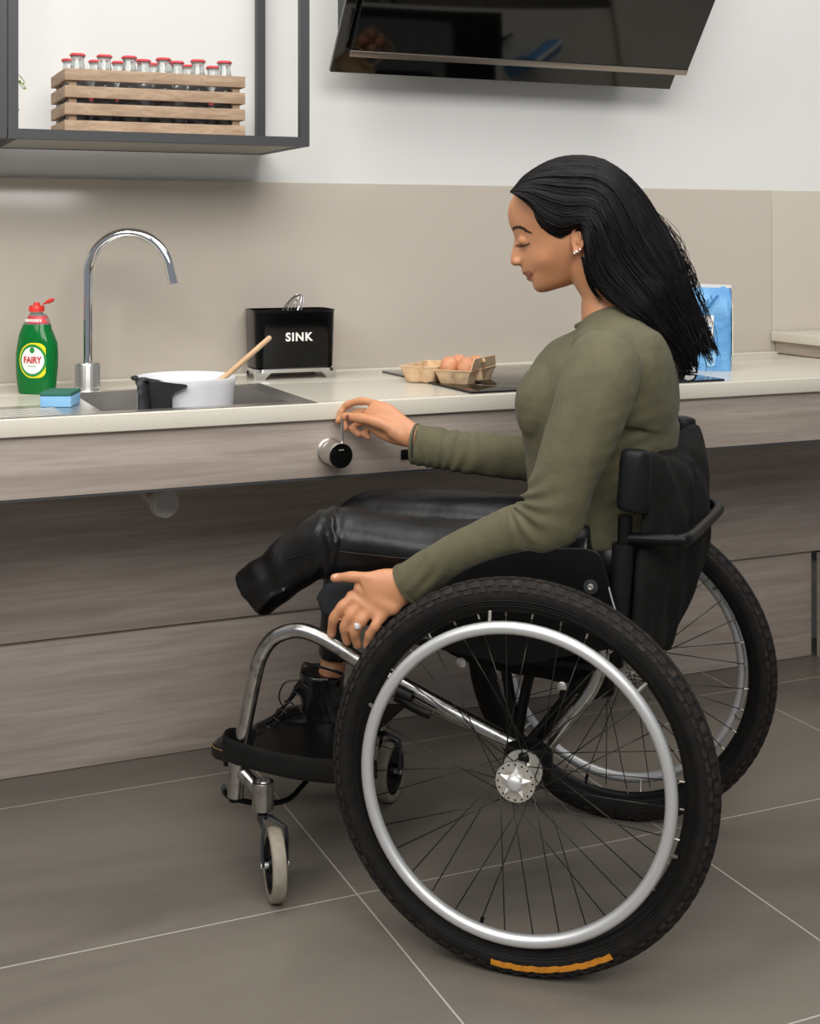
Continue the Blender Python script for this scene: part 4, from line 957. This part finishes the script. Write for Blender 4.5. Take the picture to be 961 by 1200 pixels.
# face details
def arc(P, lift=.001, k=6): return [hp(p.x, p.y, hlat(p.x, p.y)+lift) for p in catmull([(a, b, 0) for a, b in P], k)]
for sd_ in (1, -1):
    g = G()
    for i in range(110):
        u = rng.random(); x = (601+21.5*u) if sd_ > 0 else (604+18*u); y = 268.5-2.6*math.sin(PI*min(1, u*1.25))+3.8*u*u+rng.uniform(-1.5, 1.5)*(1-u*.65)
        bl = .0004; p = hp(x, y, sd_*(hlat(x, y)+.0008+bl)); x2, y2 = x+4.2, y-1.2+2.4*u; g.tube([p, hp((x+x2)/2, (y+y2)/2-.3, sd_*(hlat((x+x2)/2, (y+y2)/2)+.0020+bl)), hp(x2, y2, sd_*(hlat(x2, y2)+.0008+bl*.6))], [.0006, .0006, .0002], 5)
    build('eyebrow', g, 'brow', person)
    g = G(); Ls = lambda x, y: sd_*(max(hlat(x, y), (hlat(618, 281.5)-.010)+.0125*math.sqrt(max(0, 1-((x-618)*qh/.0145)**2-((y-281.5)*qh/.0105)**2)))+.0006)
    lid = catmull([(608, 286.2, 0), (612, 287.6, 0), (617, 287.2, 0), (623, 284.6, 0)], 6)
    g.tube([hp(p.x, p.y, Ls(p.x, p.y)) for p in lid], .0007, 6)
    for i in range(26):
        p = lid[int(i/26*len(lid))]; u = i/26; g.tube([hp(p.x, p.y, Ls(p.x, p.y)), hp(p.x-2.6+2*u, p.y+2.2, Ls(p.x, p.y)+sd_*.003), hp(p.x-4.8+3.5*u, p.y+2.6, Ls(p.x, p.y)+sd_*.0045)], [.0004, .0003, .0001], 4)
    build('eyelashes', g, 'lash', person)
    g = G().ball(hp(678, 294.5, sd_*(hlat(676, 280)+.0105)), .0026, n=8); g.ball(hp(675.8, 296.2, sd_*(hlat(676, 280)+.0095)), .0020, n=8); g.ball(hp(682, 292, sd_*(hlat(676, 280)+.0125)), .0019, n=8)
    build('earring', g, 'ring', person, ang=20)
rp = NH['ring'][0]; i0 = 8; d = (rp[i0+1]-rp[i0-1]).normalized(); u_ = d.orthogonal().normalized(); w_ = d.cross(u_)
rg = build('ring', G().tube([rp[i0]+(u_*math.cos(a)+w_*math.sin(a))*.0083 for a in np.linspace(0, 2*PI, 29)[:-1]], .0011, 8, close=True), 'ring', person)
gn = (-VF-UP*-.15+VR*-.1); gn = (gn-d*gn.dot(d)).normalized(); gc = rp[i0]+gn*.0095; g = G().lathe([(0, -.0015), (.0035, .0), (.0048, .002), (.0036, .0035), (0, .0036)], gc, gn, n=8)
for j in range(8): a = 2*PI*j/8; g.ball(gc+(d*math.cos(a)+gn.cross(d)*math.sin(a))*.0052, .0013, n=6)
build('ring_stones', g, 'gem', rg, ang=10)

# shirt
def noise_disp(amp, sc, seed=0):
    r_ = np.random.default_rng(seed); K_ = r_.normal(size=(10, 3))*sc; ph = r_.random(10)*6.28
    def fn(me):
        n = len(me.vertices); a = np.empty(n*3); me.vertices.foreach_get('co', a); V = a.reshape(-1, 3); nv = np.empty(n*3); me.vertex_normals.foreach_get('vector', nv); N_ = nv.reshape(-1, 3)
        h_ = sum(np.sin(V@K_[i]+ph[i]+.8*np.sin(V@K_[(i+3) % 10])) for i in range(10))/10**.5; V2 = V+N_*(amp*h_)[:, None]; me.vertices.foreach_set('co', V2.ravel())
    return fn
g = G()
limb(g, [(703, 371, .303, 25.5, .060), (708, 384, .30, 41, .100), (714, 400, .30, 57, .148), (718, 420, .30, 72, .166), (713, 450, .30, 84, .160), (704, 478, .30, 92, .146), (703, 503, .30, 92, .136), (703, 530, .30, 88, .128), (703, 560, .30, 85, .126), (704, 590, .30, 80, .135), (708, 616, .30, 74, .150), (710, 628, .30, 68, .152)], bulge=False)
g.ball(PS(642, 474, .235), (.057, .060, .072)); g.ball(PS(644, 474, .375), (.057, .060, .072)); limb(g, [(692, 399, .28, 18, .075), (664, 425, .28, 28, .10), (648, 455, .29, 34, .11)], bulge=False)
limb(g, [(716, 412, .155, 38, .050), (707, 432, .13, 45, .056), (698, 462, .11, 45, .056), (682, 507, .095, 43, .052), (664, 553, .085, 38, .048), (652, 590, .083, 38, .045), (642, 614, .085, 36, .043), (600, 623, .10, 29.5, .040), (540, 648, .108, 25.5, .034), (505, 667, .113, 24.5, .031), (476, 685, .115, 25, .030)], bulge=False)
g.ball(PS(718, 416, .17), (.044, .044, .044)); g.ball(PS(706, 404, .22), (.05, .05, .035))
limb(g, [(700, 425, .44, 40, .05), (676, 520, .46, 34, .045), (655, 545, .46, 30, .042), (615, 537, .445, 27, .038), (560, 532, .415, 25.5, .035), (520, 526, .40, 24, .032), (485, 520, .38, 24.5, .030)], bulge=False)
# folds: ridges along the elbow bend, the cuffs and the waist
def fold(P, r, k=5): g.tube([PS(*p) for p in catmull(P, k)], [r*math.sin(PI*(i+.5)/((len(P)-1)*k+1)) for i in range((len(P)-1)*k+1)], 8)
for P in ([(600, 592, .075), (618, 598, .058), (640, 606, .052)], [(606, 580, .075), (628, 582, .058), (650, 588, .050)]):
    fold(P, .0040)
def shirt_fn(me):
    noise_disp(.0008, 45, 3)(me)
    n = len(me.vertices); a = np.empty(n*3); me.vertices.foreach_get('co', a); V = a.reshape(-1, 3); nv = np.empty(n*3); me.vertex_normals.foreach_get('vector', nv); N_ = nv.reshape(-1, 3)
    x, y, Z = px_of(V); h_ = np.zeros(n)
    def fan(cx_, cy_, n_, ph, r0, r1, amp, a0, a1):
        th = np.arctan2(y-cy_, x-cx_); r_ = np.hypot(x-cx_, y-cy_); w_ = np.exp(-((r_-r0)/r1)**2)*np.exp(-((th-(a0+a1)/2)/((a1-a0)/2))**4)
        return amp*w_*np.sin(n_*th+ph+.5*np.sin(r_*.12))
    h_ += fan(592, 588, 15, 0, 34, 26, .0022, -.9, 1.5)*(Z < 2.42)
    m_ = (y > 490)*(y < 572)*(Z > 2.42)*(x < 610)
    h_ += m_*.0016*np.sin((x+.5*(y-525)*np.sin(x*.05))*.42+1.2*np.sin(y*.09))*np.exp(-((x-530)/52)**2)
    h_ += .0014*np.sin((y+.35*(x-740))*.33+1.0*np.sin(x*.06))*np.exp(-((x-748)/34)**2-((y-560)/75)**2)
    h_ += .0016*np.sin((x+.8*y)*.30+np.sin(y*.1))*np.exp(-((x-500)/26)**2-((y-672)/30)**2)
    V2 = V+N_*h_[:, None]; me.vertices.foreach_set('co', V2.ravel())
shirt = vox('olive_top', g, 'shirt', person, .0036, 9, fn=shirt_fn)
ZN = ZS(700, .303)
nb_ = [PD(700.5+26*math.cos(a), 369.5-13*math.cos(a)*1.0, ZN-.059*math.sin(a)) for a in np.linspace(0, 2*PI, 61)[:-1]]
build('neckband', G().tube(nb_, [(.0042, .0022)]*60, 10, close=True, flat=UP), 'shirt', shirt)
g = G()
for (P0, P1, r0, s_) in (((478.5, 683.5), (474.5, 685.6), 25.6, .115), ((487.6, 520.4), (485, 520), 24.3, .38)):
    g = G(); limb(g, [(P0[0], P0[1], s_, r0, .0295), ((P0[0]+P1[0])/2, (P0[1]+P1[1])/2, s_, r0, .0297), (P1[0], P1[1], s_, r0-.4, .029)], bulge=False)
    build('cuff', g, 'shirt', shirt)
# trousers
g = G()
limb(g, [(712, 600, .30, 66, .125), (712, 622, .30, 72, .150), (712, 648, .30, 72, .158), (708, 672, .30, 64, .15)], bulge=False)
limb(g, [(700, 650, .205, 48, .078), (640, 650, .2, 44, .076), (600, 646, .2, 40, .073), (520, 645, .195, 35, .066), (444, 637, .19, 36, .062), (405, 634, .187, 40, .060), (388, 636, .185, 40, .058), (366, 646, .185, 35, .054), (340, 662, .185, 32, .051), (316, 681, .185, 31, .048), (297, 696, .185, 32.5, .040)], bulge=False)
limb(g, [(700, 640, .40, 46, .075), (600, 613, .41, 33, .07), (520, 606, .41, 31, .066), (450, 605, .41, 31, .062), (427, 607, .41, 28, .058), (412, 618, .41, 26, .054), (404, 650, .40, 24, .050), (400, 700, .39, 22, .048), (395, 745, .38, 21, .044), (393, 768, .38, 20, .042)], bulge=False)
for P in ([(379, 604, .15), (386, 640, .1235), (394, 674, .15)], [(386, 598, .15), (393, 636, .1215), (397, 672, .15)], [(300, 716, .15), (318, 700, .138), (340, 690, .14)]):
    fold(P, .0045)
def tr_fn(me):
    noise_disp(.0006, 34, 8)(me)
    n = len(me.vertices); a = np.empty(n*3); me.vertices.foreach_get('co', a); V = a.reshape(-1, 3); nv = np.empty(n*3); me.vertex_normals.foreach_get('vector', nv); N_ = nv.reshape(-1, 3)
    x, y, Z = px_of(V); h_ = .0020*np.sin((x*.85+y*.30)*.42+.8*np.sin(y*.11))*np.exp(-((x-382)/20)**2)*(Z < 2.5)
    h_ += .0026*np.sin((x*.9-y*.12)*.21+1.1*np.sin(y*.07))*np.exp(-((x-312)/26)**2)
    V2 = V+N_*h_[:, None]; me.vertices.foreach_set('co', V2.ravel())
tr = vox('leather_trousers', g, 'leather', person, .0040, 7, fn=tr_fn)
def seam(P): 
    build('seam', G().tube([PS(*p) for p in catmull(P, 5)], .0013, 6), 'leather', tr)
seam([(392, 676-30, .124), (430, 650, .126), (480, 655, .127), (560, 660, .124), (620, 664, .122)])
seam([(336, 656, .132), (355, 650, .13), (378, 646, .126)])
# boot
g = G()
limb(g, [(378, 786, .373, 27, .044), (377, 802, .373, 25.5, .043), (380, 825, .373, 28, .043), (388, 850, .373, 34, .044), (390, 868, .373, 34, .042)], bulge=False)
limb(g, [(424, 868, .373, 15, .032), (408, 862, .373, 24, .040), (384, 856, .373, 29, .043), (350, 855, .373, 29, .044), (322, 862, .373, 22, .047), (295, 868, .373, 16.5, .047), (272, 871, .373, 14, .040), (258, 874, .373, 10, .026)])
g.tube([PS(*p) for p in catmull([(352, 800, .345), (338, 822, .34), (318, 842, .335), (300, 852, .34)], 5)], .006, 8)
bt = vox('ankle_boot', g, 'boot', person, .0042, 3, fn=noise_disp(.0008, 50, 4))
so = []
for i, (px, w__) in enumerate([(253, .018), (262, .034), (280, .045), (310, .049), (345, .044), (380, .039), (410, .040), (428, .034), (438, .018)]):
    so.append((px, w__))
up_ = [PS(px, 880, .373)+CN*w__ for px, w__ in so]; dn_ = [PS(px, 880, .373)-CN*w__ for px, w__ in so[::-1]]
zs_ = PS(340, 882, .373).z; ply = [Vector((p.x, p.y, zs_)) for p in up_+dn_]
sol = build('sole', G().prism(ply, (0, 0, -.020)), 'bootsole', bt)
st_ = [Vector((p.x, p.y, zs_+.0012))-CN*.001 for p in dn_]
g = G()
for i in range(len(st_)-1):
    n_ = max(2, int((st_[i+1]-st_[i]).length/.005))
    for j in range(n_): a_ = st_[i].lerp(st_[i+1], (j+.15)/n_); b__ = st_[i].lerp(st_[i+1], (j+.8)/n_); g.tube([a_, b__], .0009, 5)
build('welt_stitching', g, 'stitch', sol)
for i in range(6):
    u = i/5; x, y = 356-44*u, 804+48*u; ln = catmull([PS(x-5, y-1, .350), PS(x-1, y-2, .332), PS(x+6, y+3, .330)], 5); build('lace', G().tube(ln, .0017, 8), 'bootsole', bt)
build('lace', G().tube([PS(*p) for p in catmull([(350, 797, .335), (334, 800, .325), (327, 815, .325), (331, 826, .33), (340, 822, .335)], 6)], .0016, 8), 'bootsole', bt)
build('pull_tab', G().tube([PS(*p) for p in catmull([(352, 790, .35), (356, 778, .335), (365, 779, .325), (385, 784, .322), (402, 790, .33)], 5)], [(.003, .0015)]*21, 8, flat=UP), 'boot', bt)

# hair
G0 = catmull([(603, 227, 0), (615, 236, 0), (627, 247, 0), (633, 261, 0), (645, 273, 0), (660, 279, 0), (672, 273, 0), (684, 273, 0), (688, 300, 0), (694, 326, 0), (710, 346, 0), (735, 364, 0), (756, 382, 0), (776, 404, 0), (795, 432, 0)], 8)
G1 = catmull([(602, 223, 0), (612, 209, 0), (628, 197, 0), (646, 188, 0), (664, 183.5, 0), (685, 183, 0), (708, 188, 0), (732, 204, 0), (754, 228, 0), (772, 257, 0), (788, 284, 0), (800, 310, 0), (808, 338, 0), (820, 368, 0), (834, 400, 0)], 8)
NS = len(G0)
def rs_(Gx, s): x = s*(NS-1); i = min(int(x), NS-2); f_ = x-i; return Gx[i]*(1-f_)+Gx[i+1]*f_
def torso_lat(x, y):
    if y < 352: return 0
    w_ = np.interp(y, [352, 372, 400, 420, 450], [20, 34, 58, 72, 84]); cx_ = np.interp(y, [352, 372, 400, 420, 450], [704, 707, 717, 722, 715]); d_ = np.interp(y, [352, 372, 400, 420, 450], [.04, .07, .135, .158, .16])
    k = (x-cx_)/w_; return d_*math.sqrt(1-k*k) if abs(k) < 1 else 0
def hairpt(u, s, side, lift=0):
    a, b = rs_(G0, s), rs_(G1, s); p = a*(1-u)+b*u
    Tm = np.interp(s, [0, .35, .55, .8, 1, 1.3], [.078, .086, .092, .098, .085, .08]); L = Tm*max(0, 1-u**2.2)**.6
    hl = hlat(p.x, p.y); e = min(1, u*9)*.006+.0015
    L = max(L if u > .12 or s > .5 else L*u/.12, (hl+e) if hl > 0 else 0) if s < .5 else max(L, hl+.004 if hl > 0 else 0)
    if s < .5 and u < .12: L = min(L, hl+.003+.06*u) if hl > 0 else L
    if side > 0: L = max(L, torso_lat(p.x, p.y)+.010+0*lift)
    L = L*side+lift*side
    return hp(p.x, p.y, L)
g = G(); NU_ = 26; vs_ = []; NSS = 60
cols = [(u, 1) for u in np.linspace(0, 1, NU_)]+[(u, -1) for u in np.linspace(1, 0, NU_)[1:]]
for i in range(NSS+1):
    s = i/NSS*.90
    for (u, sd_) in cols:
        p = hairpt(u, s, sd_); vs_.append(p+EL*sd_*(.0026*math.sin(u*30+s*7+1.6*math.sin(s*9))*min(1, s*3)))
m_ = len(cols); fs_ = [(i*m_+j, i*m_+j+1, (i+1)*m_+j+1, (i+1)*m_+j) for i in range(NSS) for j in range(m_-1)]
g.add(vs_, fs_)
r2 = np.random.default_rng(5)
_cl = np.random.default_rng(11); CPH = _cl.random(40)*6.28; CAM = _cl.uniform(.012, .04, 40); CLF = _cl.uniform(0, .0075, 40); CLN = _cl.uniform(-.05, .03, 40)
def strand(u0, s0, s1, side, lift, r_, du, wob):
    cid = int(u0*15)+(16 if side < 0 else 0); lift = lift*.6+CLF[cid]*min(1, u0*5)
    lift *= min(1, .25+u0*4)
    n = 18; pts = []; ph = r2.random()*6.28
    for i in range(n):
        t_ = i/(n-1); s = s0+(s1-s0)*t_; u = min(1.02, max(0.0, u0+du*t_+wob*math.sin(t_*5+ph)*t_+CAM[cid]*math.sin(s*11+CPH[cid])*min(1, max(0, s-.25)*2.2))); sc_ = min(s, 1.0+CLN[cid]); s = min(s, s if s < 1 else 1+max(0, s-1+CLN[cid]))
        p = hairpt(min(u, 1), sc_, side, lift*math.sin(PI*min(1, t_*1.0+.08))**.5+.001)
        if s > 1: d_ = (hairpt(min(u, 1), 1, side)-hairpt(min(u, 1), .93, side)).normalized(); p = p+d_*(s-1)*.16
        pts.append(p)
    rr = [r_*min(1, .35+i/3)*(1 if i < n*.6 else max(.12, 1-(i-n*.6)/(n*.4))) for i in range(n)]
    g.tube(pts, rr, 5)
for k in range(1700):
    u0 = r2.random()**.9; s0 = r2.choice([0, .02, .05, r2.random()*.6]) if k % 3 else r2.random()*.75
    if s0 < .5 and u0 < .08: u0 = .08
    strand(u0, s0, min(1.0+.05*r2.random(), s0+.45+r2.random()*.60), 1 if k % 5 else -1, r2.random()*.0045, r2.uniform(.0008, .0019), r2.uniform(-.06, .05), r2.uniform(0, .02))
for k in range(420):     # ragged ends and flyaways at the back
    u0 = r2.random(); strand(u0, .70+.12*r2.random(), .93+.15*r2.random(), 1 if k % 3 else -1, r2.random()*.006, r2.uniform(.0007, .0016), r2.uniform(-.2, .2), .1)
for k in range(60):
    s0 = .62+.25*r2.random(); p0 = hairpt(1, s0, 1); P = [p0]; d_ = (hairpt(1, s0+.1, 1)-p0).normalized()
    amp = r2.uniform(.003, .016); L_ = r2.uniform(.04, .11); ph = r2.random()*3
    nr = (E1*.8+UP*.5).normalized()
    g.tube([p0+d_*L_*t+nr*amp*math.sin(PI*t*.9+.1)+nr*.004*math.sin(t*7+ph)*t for t in np.linspace(0, 1, 14)], .00045, 4)
# lock falling in front of the neck and over the back
for k in range(40):
    j = r2.normal(size=3)*1.6; st0 = hp(688+j[0], 300, .078); g.tube([Vector(p) for p in catmull([st0, hp(690+j[1], 318, .080), hp(696+j[2], 335, .076+.002*j[0]), hp(704+j[0]*.7+r2.uniform(-1, 4), 348+r2.uniform(-3, 5), .078)], 5)], [.0016*max(.1, 1-i/15) for i in range(16)], 5)
for k in range(70):
    j = r2.normal(size=3)*2.5; g.tube([Vector(p) for p in catmull([hp(762+j[0], 370, torso_lat(762, 370)+.014), hp(772+j[1], 392, torso_lat(772, 392)+.012), hp(777+j[2], 412, torso_lat(777, 412)+.012), hp(780+j[0]*.6, 428+r2.uniform(-6, 7), torso_lat(780, 428)+.010)], 5)], [.0017*max(.1, 1-i/15) for i in range(16)], 5)
# short soft hairs at the temple
for k in range(120):
    x, y = r2.uniform(628, 668), 0; y = np.interp(x, [628, 635, 645, 658, 668], [250, 262, 270, 275, 272])+r2.uniform(-3, 4); L0 = hlat(x, y)+.001
    g.tube([hp(x, y, L0), hp(x+5, y-4+r2.uniform(-1, 1), hlat(x+5, y-4)+.003), hp(x+11, y-9, hlat(x+11, y-9)+.006)], [.0005, .0005, .0003], 4)
build('hair', g, 'hair', person, ang=0, fix=False)
tag(person, 'seated woman with long black hair, olive top and black leather trousers, turning a knob', 'person')
